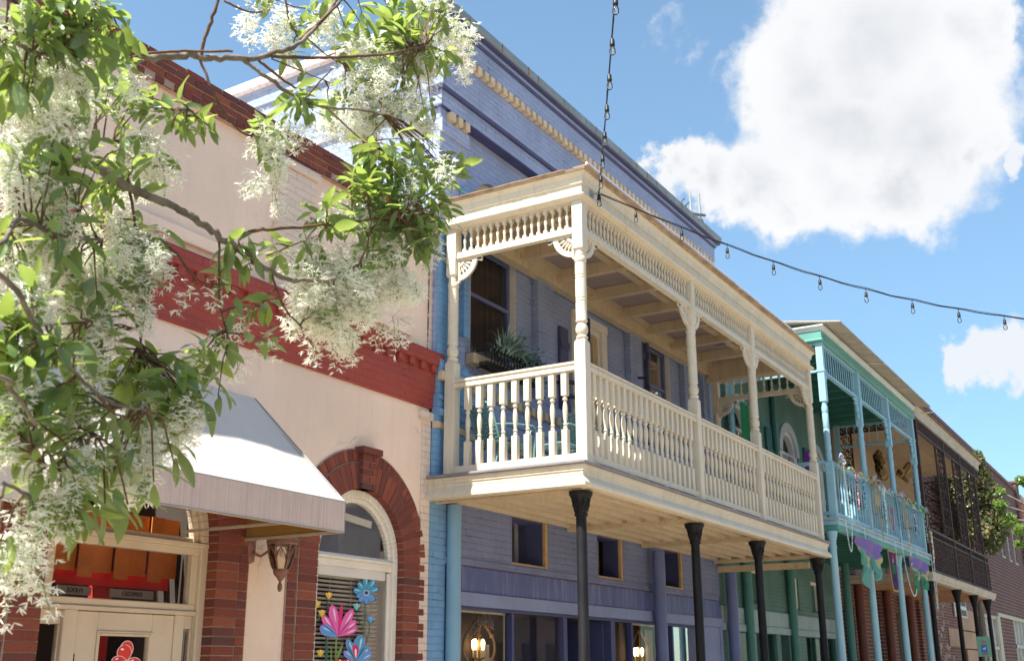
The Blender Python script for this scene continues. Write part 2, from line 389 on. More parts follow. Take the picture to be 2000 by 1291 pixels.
def archwall(mb, x0, x1, ztop, cx, r, zs, y0, y1, n=28):
    """wall piece above a round arch, from x0 to x1 up to ztop (opening below zs is left free)"""
    xs = [cx-r*cos(pi*i/n) for i in range(n+1)]
    for i in range(n):
        xa, xb = xs[i], xs[i+1]
        za = zs+sqrt(max(0, r*r-(xa-cx)**2)); zb = zs+sqrt(max(0, r*r-(xb-cx)**2))
        mb.prism([(xa, za), (xb, zb), (xb, ztop), (xa, ztop)], 'y', y0, y1)
    if x0 < cx-r-1e-4: mb.box(x0, cx-r, y0, y1, zs, ztop)
    if x1 > cx+r+1e-4: mb.box(cx+r, x1, y0, y1, zs, ztop)
def archband(mb, cx, zs, r0, r1, y0, y1, n=28, a0=0., a1=pi):
    for i in range(n):
        t0 = a0+(a1-a0)*i/n; t1 = a0+(a1-a0)*(i+1)/n
        mb.prism([(cx+r0*cos(t0), zs+r0*sin(t0)), (cx+r1*cos(t0), zs+r1*sin(t0)), (cx+r1*cos(t1), zs+r1*sin(t1)), (cx+r0*cos(t1), zs+r0*sin(t1))], 'y', y0, y1)
def halfdisc(mb, cx, zs, r, y, zb=None, n=24):
    pts = [(cx+r*cos(pi*i/n), y, zs+r*sin(pi*i/n)) for i in range(n+1)]
    if zb is not None: pts += [(cx-r, y, zb), (cx+r, y, zb)]
    return mb.poly(pts)
def textmesh(body, size, name, m, parent, loc, rot=(pi/2, 0, 0), mirror=False, depth=.002):
    cu = bpy.data.curves.new(name, 'FONT'); cu.body = body; cu.size = size; cu.extrude = depth; cu.align_x = 'CENTER'; cu.align_y = 'CENTER'
    to = bpy.data.objects.new(name, cu); link(to)
    me = bpy.data.meshes.new_from_object(to); bpy.data.objects.remove(to)
    me.transform(Matrix.Rotation(rot[2], 4, 'Z') @ Matrix.Rotation(rot[0], 4, 'X') @ (Matrix.Scale(-1, 4, (1, 0, 0)) if mirror else Matrix.Identity(4)))
    me.transform(Matrix.Translation(Vector(loc)-rootloc(parent)))
    me.materials.append(m); o = link(bpy.data.objects.new(name, me)); o.parent = parent; return o

# ================================================================== ground
G = -1.6
b = MB(); b.box(-150, 250, -120, 2.2, G-.35, G-.14); b.build('street', asphalt, kind='structure')
b = MB(); b.box(-150, 250, 2.2, 60, G-.35, G); b.build('sidewalk', concrete, kind='structure')
b = MB(); b.box(-150, 250, -14.0, -9.0, G-.139, G); b.build('far_sidewalk', concrete, kind='structure')
# the row across the street, seen only as reflections in the panes
for x0, x1, zt, cl, lb in ((-14, 4, 6.2, (.34, .17, .12), 'low red brick shop row across the street'), (4.5, 17, 8.4, (.46, .40, .33), 'tan brick shop building across the street'), (17.5, 34, 5.6, (.30, .14, .11), 'low brown brick shop across the street'), (40, 60, 7.6, (.40, .33, .28), 'grey tan corner building across the street')):
    t = thing('far_side_building', lb, 'building', ((x0+x1)/2, -15, G)); m_ = mat('far_side_brick_%d' % int(x1), cl, .85, .12, 2, .2, 40, brick=(.24, .085), mcol=(.4, .35, .3))
    b = MB(); b.box(x0, x1, -24, -14.2, G, zt); b.build('wall', m_, t)
    b = MB(); b.box(x0-.1, x1+.1, -24, -14.0, zt, zt+.25); b.build('cornice', white_trim, t)
    x = x0+1
    while x < x1-1.6:
        for z0, z1 in ((G+.4, 1.3), (2.7, 4.6)):
            if z1 < zt-.4: b = MB(); b.box(x, x+1.3, -14.22, -14.15, z0, z1); b.build('window', mat('dark_far_window', (.05, .06, .07), .2), t)
        x += 2.3

# ================================================================== pink building
YP = 6.95
pb = thing('pink_building', 'pink stucco shop with brick arches and a red band behind the white flowering tree', 'building', (6, 8, G))
DCX, DR, DZ = 5.95, .81, 1.03            # door arch
WCX, WR, WZ = 8.695, .665, 1.07          # window arch
b = MB()                                  # stucco wall with the two arched openings
RO = .33                                  # brick surround width
yb = YP+.30
b.box(-3.0, DCX-DR-RO, YP, yb, G, 2.76)
b.box(DCX+DR+RO, WCX-WR-RO, YP, yb, G, 2.76)
b.box(WCX+WR+RO, 9.80, YP, yb, G, 2.76)
archwall(b, DCX-DR-RO, DCX+DR+RO, 2.76, DCX, DR+RO, DZ, YP, yb)
archwall(b, WCX-WR-RO, WCX+WR+RO, 2.76, WCX, WR+RO, WZ, YP, yb)
b.box(-3.0, 9.80, YP+.004, yb, 2.76, 4.79)
b.box(-3.0, 9.80, 8.7, 15, 4.4, 4.5); b.box(7.3, 9.80, yb, 8.25, 4.4, 4.5); b.box(-3.0, 4.6, yb, 8.25, 4.4, 4.5); b.box(7.3, 7.4, yb, 8.6, G, 4.4)      # flat roof; unseen opening added so daylight reaches the shop interior
b.box(-3.0, -2.7, yb, 15, G, 4.4); b.box(-3.0, 9.80, 14.7, 15, G, 4.4)
b.build('wall', pink, pb)
b = MB(); b.box(7.19, 7.70, YP-.07, YP, 3.42, 4.66); b.box(7.16, 7.73, YP-.10, YP, 4.66, 4.74)
b.box(7.22, 7.67, YP-.065, YP-.0, 3.40, 3.42); b.build('pilaster', pink_brick, pb, bevel=.006)
b = MB(); b.box(4.02, 4.53, YP-.07, YP, 3.42, 4.66); b.box(3.99, 4.56, YP-.10, YP, 4.66, 4.74); b.build('pilaster', pink_brick, pb, bevel=.006)
for x0, x1 in ((4.75, 6.60), (8.02, 9.39)):
    b = MB(); b.box(x0, x1, YP-.045, YP, 3.50, 3.615); b.build('sill', pink, pb, bevel=.006)
b = MB()                                   # wall strip next to the blue neighbour with a rusty joint
b.box(9.66, 9.815, YP-.02, YP, G, 2.70); b.box(9.60, 9.83, YP-.05, YP, 2.63, 2.72); b.box(9.755, 9.82, YP-.008, YP, 3.40, 4.78)
b.build('corner_strip', pink_brick, pb, bevel=.004)
b = MB(); b.box(9.735, 9.752, YP-.006, YP, 3.40, 4.78); b.build('rust_joint', mat('rust', (.30, .09, .03), .8, .5, 12, chips=(.75, .62, .55), chipamt=.55), pb)
b = MB()                                   # red corbelled band
b.sweep([(-3.0, YP), (9.815, YP), (9.815, YP+.2)], [(0, 2.768), (.035, 2.772), (.04, 2.925), (.06, 2.945), (.065, 3.245), (.115, 3.255), (.115, 3.395), (.10, 3.405), (0, 3.41)])
x = 9.79
while x > -1:
    b.box(x-.085, x, YP-.105, YP-.063, 3.16, 3.253); x -= .205
b.build('red_band', red, pb, bevel=.004)
cop = MB(); mo = MB(); mo.box(-3.0, 9.815, YP-.062, YP+.28, 4.79, 4.922); mo.box(-3.0, 9.815, YP-.077, YP+.28, 4.922, 5.04); rg = random.Random(3)
for k in range(4):
    z0 = 4.79+k*.0655; out = (.045, .07, .085, .085)[k]; L = .215
    x = -3.0-(L/2 if k % 2 else 0)
    if k == 0:
        while x < 9.80:
            cop.box(x+.004, x+.098, YP-out-.02+rg.uniform(-.01, .004), YP-.05, z0, z0+.058); x += .105
    else:
        while x < 9.80:
            j = rg.uniform(-.005, .005); h = .058 + (rg.uniform(-.006, .012) if k == 3 else 0)
            cop.box(max(-3, x)+.005, min(9.815, x+L)-.005, YP-out+j, YP+.27, z0+.004, z0+h); x += L
mo.build('coping_mortar', mortar, pb); cop.build('brick_coping', brickm, pb)

# brick surrounds of door and window
def surround(cx, r, zs, key=True, wid=(.26, .115)):
    b = MB(); rg = random.Random(int(cx*10))
    r1 = r+wid[0]; r2 = r1+.012+wid[1]
    for s in (-1, 1):
        xa, xb = sorted((cx+s*r, cx+s*r1)); xc, xd = sorted((cx+s*(r1+.012), cx+s*r2))
        brickrun(b, xa, xb, YP-.035, YP+.20, G, zs, L=.40, rng=rg)
        brickrun(b, xc, xd, YP-.02, YP+.1, G, zs, L=.30, rng=rg)
    brickarch(b, cx, zs, r, r1, YP-.035, YP+.20, round(pi*r/.066), rng=rg)
    brickarch(b, cx, zs, r1+.012, r2, YP-.02, YP+.1, round(pi*r2/.075), rng=rg)
    m = MB()
    for s in (-1, 1):
        xa, xb = sorted((cx+s*(r+.006), cx+s*(r1+.006))); m.box(xa, xb, YP-.027, YP+.19, G, zs); xa, xb = sorted((cx+s*(r1+.006), cx+s*(r2+.01))); m.box(xa, xb, YP-.012, YP+.19, G, zs)
    archband(m, cx, zs, r+.006, r1+.006, YP-.027, YP+.19); archband(m, cx, zs, r1+.006, r2+.012, YP-.012, YP+.19)
    s_ = b.build('brick_surround', brickm, pb); m.build('mortar_bed', mortar, s_)
    if key:
        k = MB(); zt = zs+r-.01
        for i in range(6):
            z = zt+i*.0705
            if i == 5: k.box(cx-.155, cx+.155, YP-.115, YP+.05, z, z+.062)
            elif i % 2: k.box(cx-.11, cx-.004, YP-.075, YP+.05, z, z+.062); k.box(cx+.004, cx+.11, YP-.075, YP+.05, z, z+.062)
            else: k.box(cx-.11, cx+.05, YP-.075, YP+.05, z, z+.062); k.box(cx+.058, cx+.11, YP-.075, YP+.05, z, z+.062)
        ks = k.build('keystone', brickm, pb)
        k = MB(); k.box(cx-.105, cx+.105, YP-.067, YP+.04, zt, zt+.35); k.build('keystone_mortar', mortar, ks)
surround(DCX, DR, DZ); surround(WCX, WR, WZ)

# --- arched window
yw = YP+.07
win = MB()
archband(win, WCX, WZ, .585, WR-.004, yw-.03, yw+.06, 40); archband(win, WCX, WZ, .535, .585, yw, yw+.06, 40)
for s in (-1, 1):
    xa, xb = sorted((WCX+s*.585, WCX+s*(WR-.004))); win.box(xa, xb, yw-.03, yw+.06, G+.6, WZ)
    xa, xb = sorted((WCX+s*.535, WCX+s*.585)); win.box(xa, xb, yw, yw+.06, G+.6, .955)
win.box(WCX-.585, WCX+.585, yw-.012, yw+.06, .965, 1.035); win.box(WCX-.585, WCX+.585, yw-.035, yw+.06, 1.035, 1.065)
win.box(WCX-.535, WCX+.535, yw+.0, yw+.06, 1.065, 1.09)
wo = win.build('arched_window', white_trim, pb, bevel=.006)
b = MB(); b.box(WCX-.53, WCX+.50, yw+.005, yw+.05, .875, .965); b.build('blind_header', slat_m, wo, bevel=.004)
b = MB(); halfdisc(b, WCX, 1.085, .54, yw+.045); b.build('lunette_pane', glass, wo)
b = MB(); b.poly([(WCX-.535, yw+.02, G+.6), (WCX+.535, yw+.02, G+.6), (WCX+.535, yw+.02, .88), (WCX-.535, yw+.02, .88)]); b.build('pane', glass, wo)
b = MB(); z = .868
while z > -.6:
    b.obox((WCX-.03, yw+.075, z), (.49, 0, 0), (0, .016, -.0085), (0, .0006, .001)); z -= .0405
for xx in (-.30, .02, .3): b.box(WCX+xx-.0015, WCX+xx+.0015, yw+.05, yw+.053, -.6, .87)
b.build('blind', slat_m, wo)
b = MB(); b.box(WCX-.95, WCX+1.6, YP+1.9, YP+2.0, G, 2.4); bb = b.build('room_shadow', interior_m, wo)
b = MB(); b.bar((WCX-.42, yw+.10, 1.50), (WCX+.35, yw+.10, 1.43), .03, .07); b.build('inner_rail', white_trim, wo)
# painted flowers on the pane, thin layers of paint
PX = lambda px, py: (lambda d: (d.x*(yw+.016)/d.y, d.z*(yw+.016)/d.y))(ray(px, py))
def z3(a, c): return PX(600+a*.1557, 1090+c*.1557)
pf = MB(); lay = [0]
def flat(pts, col, conv=z3):
    lay[0] += 1; y = yw+.017-lay[0]*.00012; pf.col = col
    pf.poly([(p[0], y, p[1]) for p in (conv(*q) for q in pts)])
def petal(cx, cy, ang, L, W, col, tip=.75, hl=None):
    pts = []; a = radians(ang); ux, uy = cos(a), sin(a)
    for t, wv in ((0, .12), (.25, .55), (.55, .95), (tip, 1), (.92, .62), (1, .12)): pts.append((t, wv))
    P = [(cx+ux*t*L-uy*wv*W/2, cy+uy*t*L+ux*wv*W/2) for t, wv in pts]+[(cx+ux*t*L+uy*wv*W/2, cy+uy*t*L-ux*wv*W/2) for t, wv in reversed(pts)]
    flat(P, col)
    if hl: petal(cx+ux*L*.45-uy*W*.12, cy+uy*L*.45+ux*W*.12, ang, L*.45, W*.2, hl)
def stem(pts, w, col):
    for (a, c), (d, e) in zip(pts, pts[1:]):
        l = math.hypot(d-a, e-c); nx, ny = -(e-c)/l*w/2, (d-a)/l*w/2
        flat([(a+nx, c+ny), (d+nx, e+ny), (d-nx, e-ny), (a-nx, c-ny)], col)
TQ, LB, PK, MG, DG, GR, YE, WH, NV, VI = (.05, .34, .55), (.11, .33, .72), (.82, .14, .48), (.72, .01, .16), (.012, .10, .075), (.16, .30, .06), (.85, .48, .04), (.9, .92, .95), (.01, .02, .12), (.42, .18, .70)
stem([(735, 500), (715, 850), (712, 1000)], 12, DG); stem([(612, 660), (640, 780), (712, 880)], 12, DG); stem([(785, 810), (775, 930), (740, 1060)], 12, DG)
stem([(260, 490), (250, 690)], 12, DG); stem([(110, 600), (95, 900), (70, 1400)], 16, GR); stem([(170, 720), (100, 800)], 9, GR); stem([(365, 980), (352, 1400)], 20, GR); stem([(238, 960), (225, 1400)], 16, DG); stem([(300, 1100), (300, 1400)], 14, GR)
flat([(360, 1290), (380, 1180), (452, 1040), (430, 1160), (375, 1280)], GR); flat([(215, 1400), (238, 1150), (250, 1010), (262, 1150), (240, 1400)], DG); flat([(600, 1300), (590, 1420), (630, 1420)], DG)
for a, L, W in ((-92, 225, 70), (-58, 205, 72), (-22, 165, 72), (-128, 165, 66), (-168, 165, 78), (158, 130, 60), (128, 140, 62), (88, 140, 60), (45, 140, 80)):
    petal(738, 432, a, L+8, W+10, NV); petal(738, 432, a, L, W, TQ if a < 0 else LB, hl=(.45, .72, .85) if a < 30 else None)
for a in range(0, 360, 30): petal(738+24*cos(radians(a)), 432+24*sin(radians(a)), a, 16, 12, YE if a % 60 else WH)
petal(718, 432, 0, 40, 40, NV)
for a, L, W in ((-152, 235, 105), (-126, 320, 92), (-100, 395, 112), (-60, 385, 98), (-40, 300, 92), (-22, 265, 76)):
    petal(372, 975, a, L+8, W+12, MG); petal(372, 975, a, L, W, PK, hl=(.95, .72, .85))
petal(385, 960, -84, 390, 46, MG); petal(372, 985, -148, 255, 150, VI); petal(372, 985, -150, 240, 132, LB, hl=(.4, .65, .9))
for a in (-140, -112, -50, -30): petal(372, 975, a, 240, 10, NV if a in (-140, -50) else MG)
for a, L, W in ((-140, 190, 80), (-112, 290, 86), (-80, 330, 130), (-50, 240, 110), (-28, 215, 95)):
    petal(605, 1290, a, L+9, W+12, VI); petal(605, 1290, a, L, W, LB if abs(a+80) > 35 else TQ, hl=(.5, .78, .92))
petal(600, 1260, -92, 180, 80, MG); petal(600, 1250, -92, 120, 24, WH); petal(600, 1290, -60, 220, 12, NV); petal(600, 1290, -118, 200, 12, NV)
for cx, cy, c1 in ((262, 470, YE), (115, 575, YE), (172, 690, YE), (152, 1190, YE), (607, 610, (.2, .5, .55)), (782, 770, LB)):
    for a in (-140, -40): petal(cx, cy+45, a, 55, 26, DG if cx > 200 else GR)
    for a in (-112, -68, -90): petal(cx, cy+42, a, 92, 34, c1, hl=WH if a == -90 else None)
for cx in (385, 485): petal(cx, 1360, -90, 100, 100, (.70, .02, .02), hl=WH)
pf.build('painted_flowers', paint_m, wo)

# --- door front
yd = YP+.13
b = MB()
for s in (-1, 1):
    xa, xb = sorted((DCX+s*.745, DCX+s*(DR+.02))); b.box(xa, xb, yd-.05, yd+.06, G, DZ-.02)
archband(b, DCX, DZ, .735, DR+.02, yd-.05, yd+.06, 40); archband(b, DCX, DZ, .685, .735, yd-.015, yd+.06, 40)
b.box(DCX-.79, DCX+.83, yd-.055, yd+.06, .985, 1.025); b.box(DCX-.745, DCX+.745, yd-.03, yd+.06, .925, .985)
b.box(DCX-.745, DCX+.745, yd+.0, yd+.06, 1.025, 1.065)
b.box(DCX-.745, -.70+DCX+.06, yd-.02, yd+.06, .53, .925); b.box(DCX+.735-.06, DCX+.745, yd-.02, yd+.06, .53, .925)
b.box(DCX-.745, DCX+.745, yd-.02, yd+.06, .475, .53); b.box(DCX-.745, DCX+.745, yd-.04, yd+.06, .44, .475)
for x0, x1 in ((5.43, 5.55), (6.485, 6.58)): b.box(x0, x1, yd-.035, yd+.06, G, .44)
for x0, x1, xg0, xg1 in ((5.205, 5.43, 5.262, 5.418), (6.58, 6.695, 6.596, 6.68)):
    b.box(x0, x1, yd-.0, yd+.05, .335, .44); b.box(x0, xg0, yd, yd+.05, G, .335); b.box(xg1, x1, yd, yd+.05, G, .335)
fr = b.build('door_frame', mat('warm_cream_paint', (.74, .62, .47), .5, .05, 3, .2, 60), pb, bevel=.007)
DM = MATS['warm_cream_paint']
b = MB(); halfdisc(b, DCX, 1.062, .69, yd+.03); b.build('lunette_pane', glass, fr)
b = MB(); b.poly([(5.27, yd+.03, .53), (6.69, yd+.03, .53), (6.69, yd+.03, .925), (5.27, yd+.03, .925)]); tp = b.build('transom_pane', glass, fr)
for x0, x1 in ((5.26, 5.42), (6.594, 6.682)):
    b = MB(); b.poly([(x0, yd+.02, G), (x1, yd+.02, G), (x1, yd+.02, .336), (x0, yd+.02, .336)]); b.build('sidelight_pane', glass, fr)
b = MB(); b.box(5.55, 5.745, yd-.02, yd+.04, G, .435); b.box(6.265, 6.485, yd-.02, yd+.04, G, .435); b.box(5.745, 6.265, yd-.02, yd+.04, .285, .435)
for x0, x1, z0, z1 in ((5.745, 5.77, G, .285), (6.24, 6.265, G, .285)): b.box(x0, x1, yd-.032, yd+.03, z0, z1)
b.box(5.735, 6.275, yd-.034, yd-.019, .285, .30); b.box(5.77, 6.24, yd-.028, yd+.03, .262, .285)
dr = b.build('door', DM, pb, bevel=.006)
b = MB(); b.poly([(5.77, yd+.005, G), (6.24, yd+.005, G), (6.24, yd+.005, .265), (5.77, yd+.005, .265)]); b.build('pane', glass, dr)
b = MB(); b.box(5.548, 5.556, yd-.034, yd-.02, .02, .13); b.build('hinge', iron, dr)
pd = MB()
def PD(px, py): d = ray(px, py); return (d.x*(yd)/d.y, d.z*(yd)/d.y)
def blob(px, py, rx, ry, col, lift, ang=0):
    pd.col = col; pts = []
    for i in range(20):
        t = 2*pi*i/20; u, v = rx*cos(t), ry*sin(t); a = radians(ang)
        q = PD(px+u*cos(a)-v*sin(a), py+u*sin(a)+v*cos(a)); pts.append((q[0], yd+.002-lift*.0004, q[1]))
    pd.poly(pts)
RD = (.75, .035, .03); PKW = (.9, .55, .5)
for i, (x, y, rx, ry, a) in enumerate(((247, 1268, 12, 17, 20), (243, 1274, 13, 15, 20), (232, 1290, 13, 9, 0), (262, 1293, 12, 9, 0), (248, 1302, 16, 12, 0))):
    blob(x, y, rx+1.6, ry+1.6, PKW, i*2+1, a); blob(x, y, rx, ry, RD, i*2+2, a); blob(x-rx*.3, y-ry*.45, rx*.25, ry*.14, (.95, .9, .88), i*2+3, a-20)
pd.build('painted_balloons', paint_m, dr)
# shop interior seen through the door glass
b = MB(); b.box(4.6, 7.3, YP+2.2, YP+2.3, G, 2.2); b.box(4.6, 4.7, YP+.4, YP+2.2, G, 2.2); b.box(7.2, 7.3, YP+.4, YP+2.2, G, 2.2)
b.build('shop_room', interior_m, pb)
b = MB(); b.box(4.7, 7.2, YP+1.0, YP+1.06, .70, .83)
for x0, x1 in ((5.55, 5.66), (6.42, 6.62), (5.0, 5.08)): b.box(x0, x1, YP+1.04, YP+1.1, G, .72)
b.build('red_panelling', interior_red, pb)
b = MB(); x = 4.8; k = 0
while x < 7.1:
    wv = .15 if k % 2 else .21; b.box(x, x+wv, YP+.92-(.03 if k % 2 else 0), YP+.93-(.03 if k % 2 else 0), (.755 if k % 2 else .80), 1.32); x += wv+.004; k += 1
b.build('orange_pelmet', interior_or, pb)
b = MB(); b.box(4.9, 7.1, YP+.5, YP+.85, 1.42, 1.46); b.build('shop_ceiling', mat('tan_ceiling', (.42, .26, .13), .8), pb)
sgm = mat('grey_sign_plate', (.45, .44, .45), .5)
for txt, x0, x1 in (('FUDGE', 5.94, 6.27), ('ESPRESSO', 6.46, 6.93)):
    b = MB(); b.box(x0, x1, YP+.88, YP+.89, .605, .675); s_ = b.build('shelf_sign', sgm, pb)
    textmesh(txt, .05, 'sign_lettering', blk, s_, ((x0+x1)/2, YP+.878, .64), mirror=True)
b = MB()
for i in range(9):
    t0, t1 = i/9, (i+1)/9; x_ = lambda t: 6.94+.10*sin(t*4); b.col = (.08, .22, .55) if i % 3 else (.35, .5, .75)
    b.poly([(x_(t0)-.07*t0, YP+.45, 1.0-t0*.55), (x_(t0)+.05, YP+.44, 1.0-t0*.55), (x_(t1)+.05, YP+.44, 1.0-t1*.55), (x_(t1)-.07*t1, YP+.45, 1.0-t1*.55)])
b.build('blue_banner', cloth_v, pb)
b = MB(); b.col = (.10, .30, .52); b.poly([(6.60, yd+.10, .33), (6.69, yd+.1, .28), (6.69, yd+.1, .10), (6.60, yd+.1, .13)]); b.col = (.7, .75, .8); b.poly([(6.60, yd+.095, .13), (6.69, yd+.095, .12), (6.69, yd+.095, .09), (6.6, yd+.095, .09)])
b.build('window_wrapper', paint_m, pb)

# ================================================================== awning
aw = thing('awning', 'cream canvas awning with a striated mauve valance over the pink shop door', 'awning', (5.8, YP, 2.3))
AX0, AX1, AY, AZT, AZF, AZB = 4.50, 7.10, 5.86, 2.335, 1.33, 1.085
def sag(u, v): return -.03*sin(pi*v)*(.55+.45*cos(u*2*pi*2))-.006*sin(u*47+v*5)*v
b = MB(); nu, nv = 24, 8; vs = []
for j in range(nv+1):
    for i in range(nu+1):
        u, v = i/nu, j/nv; vs.append((AX0+(AX1-AX0)*u, YP-.005+(AY-YP)*v, AZT+(AZF-AZT)*v+sag(u, v)))
b.add(vs, [(j*(nu+1)+i, j*(nu+1)+i+1, (j+1)*(nu+1)+i+1, (j+1)*(nu+1)+i) for j in range(nv) for i in range(nu)])
for x in (AX0, AX1): b.poly([(x, YP-.005, AZT), (x, AY, AZF), (x, AY, AZB), (x, YP-.005, AZB)])
b.build('canopy', awn, aw)
b = MB(); b.add([(x+(.008 if x == AX0 else -.008 if x == AX1 else 0), y+.012, z-.012) for x, y, z in vs], [(j*(nu+1)+i, j*(nu+1)+i+1, (j+1)*(nu+1)+i+1, (j+1)*(nu+1)+i) for j in range(nv) for i in range(nu)])
for x in (AX0+.012, AX1-.012): b.poly([(x, YP-.005, AZT-.02), (x, AY+.02, AZF-.02), (x, AY+.02, AZB+.01), (x, YP-.005, AZB+.01)])
b.poly([(AX0, AY+.004, AZB), (AX1, AY+.004, AZB), (AX1, AY+.004, AZF), (AX0, AY+.004, AZF)]); b.build('glow_underside', mat('ochre_canvas_glow', (.34, .19, .055), .8, .12, 4), aw)  # added ochre sheet standing in for light through the brownish canvas
b = MB(); b.box(AX0, AX1, AY-.004, AY-.001, AZB, AZF-.002); b.build('valance', awnv, aw)
b = MB()
for z in (AZB,): b.bar((AX0, AY+.012, z), (AX1, AY+.012, z), .022); b.bar((AX1-.012, AY, z), (AX1-.012, YP, z), .022); b.bar((AX0+.012, AY, z), (AX0+.012, YP, z), .022)
b.bar((6.40, AY, AZB), (6.40, YP, AZB), .02); b.bar((AX0, AY+.012, AZF-.02), (AX1, AY+.012, AZF-.02), .02)
for x in (AX0+.015, 5.8, AX1-.015): b.bar((x, AY+.01, AZF-.03), (x, YP, AZT-.03), .02)
b.build('frame', mat('pale_awning_frame', (.55, .46, .36), .5), aw)
b = MB(); b.tube([(AX0, AY-.003, AZF), (AX1, AY-.003, AZF)], .006, 6); b.tube([(AX1, AY-.003, AZB-.004), (AX0, AY-.003, AZB-.004)], .006, 6); b.tube([(AX1, AY-.003, AZF), (AX1, AY-.003, AZB)], .005, 6); b.tube([(AX1, YP-.008, AZT), (AX1, AY, AZF)], .006, 6)
b.build('piping', mat('grey_piping', (.32, .33, .35), .6), aw)

# ================================================================== wall lantern
LX, LY = 7.33, 6.73
la = thing('wall_lantern', 'rust bronze wall lantern with seeded glass panes on the pink wall beside the shop door', 'lantern', (LX, LY, .72))
b = MB(); b.lathe([(.004, .655), (.016, .665), (.022, .69), (.019, .715), (.010, .735), (.014, .745), (.022, .755), (.035, .775), (.06, .80), (.068, .83), (.066, .845), (.004, .85)], (LX, LY, 0), 18)
lb = b.build('bottom_finial', bronze, la, smooth=40)
b = MB(); b.lathe([(.06, .845), (.078, .88), (.098, .95), (.112, 1.02), (.118, 1.05)], (LX, LY, 0), 18); b.build('glass_globe', frost, la, smooth=60)
b = MB()
for k in range(6):
    a = 2*pi*k/6+.3
    b.tube([(LX+r*cos(a), LY+r*sin(a), z) for r, z in ((.068, .845), (.084, .88), (.104, .95), (.118, 1.02), (.122, 1.05))], .0075, 6)
    for s in (-1, 1):
        b.tube([(LX+r*cos(a+s*d), LY+r*sin(a+s*d), z) for r, z, d in ((.102, .93, 0.02), (.112, .975, .16), (.121, 1.02, .36), (.121, 1.045, .52))], .005, 6)
b.build('cage', bronze, la, smooth=60)
b = MB(); b.lathe([(.10, 1.05), (.128, 1.05), (.135, 1.06), (.128, 1.075), (.13, 1.09), (.14, 1.095), (.14, 1.105), (.12, 1.125), (.08, 1.145), (.02, 1.155), (.004, 1.157)], (LX, LY, 0), 24)
for k in range(40):
    a = 2*pi*k/40; b.bar((LX+.129*cos(a), LY+.129*sin(a), 1.06), (LX+.131*cos(a+.1), LY+.131*sin(a+.1), 1.092), .008)
b.build('cap', bronze, la, smooth=40)
b = MB(); b.lathe([(.006, -.13), (.05, -.11), (.06, 0), (.05, .11), (.006, .13)], (0, 0, 0), 16)
b.v = [(7.17+x*.9, YP-.012-abs(y)*.35 if y < 0 else YP-.002, 1.02+z) for x, y, z in b.v]
b.tube([(7.17, YP-.03, 1.08), (7.18, 6.86, 1.12), (7.24, 6.78, 1.13), (LX, LY, 1.12)], .02, 8); b.tube([(7.17, YP-.03, .98), (7.20, 6.85, .95), (7.25, 6.80, 1.0), (7.27, 6.77, 1.06)], .012, 8)
b.build('wall_bracket', bronze, la, smooth=50)
b = MB(); b.ball((LX, LY, .98), .022, 10, 8, 1.6); b.build('bulb', mat('milky_bulb', (.8, .75, .65), .3), la, smooth=60)

# ================================================================== purple building
XL, XR = 9.82, 18.45
YW, YPI = 6.99, 6.885                     # wall plane and pilaster plane upstairs
ub = thing('purple_building', 'tall purple painted brick building with cream dentils, behind the cream balcony', 'building', (14, 9, G))
WIN = [(10.67, 11.755), (15.72, 16.80)]; DOOR = (13.28, 14.39)
b = MB(); yb = YW+.30
for x0, x1 in ((XL, 10.67), (11.755, 13.28), (14.39, 15.72), (16.80, XR)): b.box(x0, x1, YW, yb, 1.86, 5.46)
for x0, x1 in WIN:
    b.box(x0, x1, YW, yb, 1.86, 3.60); archwall(b, x0, x1, 6.9, (x0+x1)/2, (x1-x0)/2, 5.46, YW, yb)
b.box(13.28, 14.39, YW, yb, 1.86, 2.0); b.box(13.28, 14.39, YW, yb, 4.93, 5.46)
for x0, x1 in ((XL, 10.67), (11.755, 15.72), (16.80, XR)): b.box(x0, x1, YW, yb, 5.46, 6.9)
b.build('upper_wall', purple, ub)
b = MB()                                   # parapet, frieze and corbel courses, each a little prouder
pth = [(XL, 7.03), (XL, YPI), (XR, YPI), (XR, 9.5)]
b.sweep(pth, [(-.30, 6.50), (.04, 6.50), (.045, 6.515), (.045, 6.725), (.10, 6.735), (.105, 6.75), (.105, 7.28), (.15, 7.285), (.15, 7.575), (.185, 7.585), (.19, 7.60), (.19, 7.66), (-.30, 7.66)])
b.build('parapet_wall', purple, ub)
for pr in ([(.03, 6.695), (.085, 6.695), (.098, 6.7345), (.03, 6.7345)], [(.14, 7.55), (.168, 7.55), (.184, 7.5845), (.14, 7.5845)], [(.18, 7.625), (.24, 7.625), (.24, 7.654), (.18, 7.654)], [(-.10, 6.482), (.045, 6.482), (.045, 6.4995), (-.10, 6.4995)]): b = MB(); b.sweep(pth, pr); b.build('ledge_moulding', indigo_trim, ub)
b = MB(); b.sweep([(XL, 7.3), (XL, YPI), (XR, YPI), (XR, 9.5)], [(-.33, 7.662), (.25, 7.655), (.265, 7.66), (.265, 7.775), (.25, 7.785), (-.33, 7.79)]); cp = b.build('coping', steel, ub)
rg = random.Random(5); b = MB(); x = XL-.2
while x < XR+.1:
    b.box(x, x+rg.choice((.012, .02, .03)), YPI-.2675, YPI-.262, 7.66, 7.78); x += rg.uniform(.25, .9)
b.build('rust_seams', mat('rust_seam', (.32, .16, .07), .7, .4, 20), cp)
b = MB(); x = XL-.03; b.box(x, x+.09, YPI-.172, YPI-.09, 7.175, 7.278)
dn = b.build('dentil', mat('tan_dentil_paint', (.80, .62, .40), .65, .15, 8, .3, 60), ub); k = 1
while x+k*.1515 < XR+.05: dup(dn, ub, (k*.1515, 0, 0)); k += 1
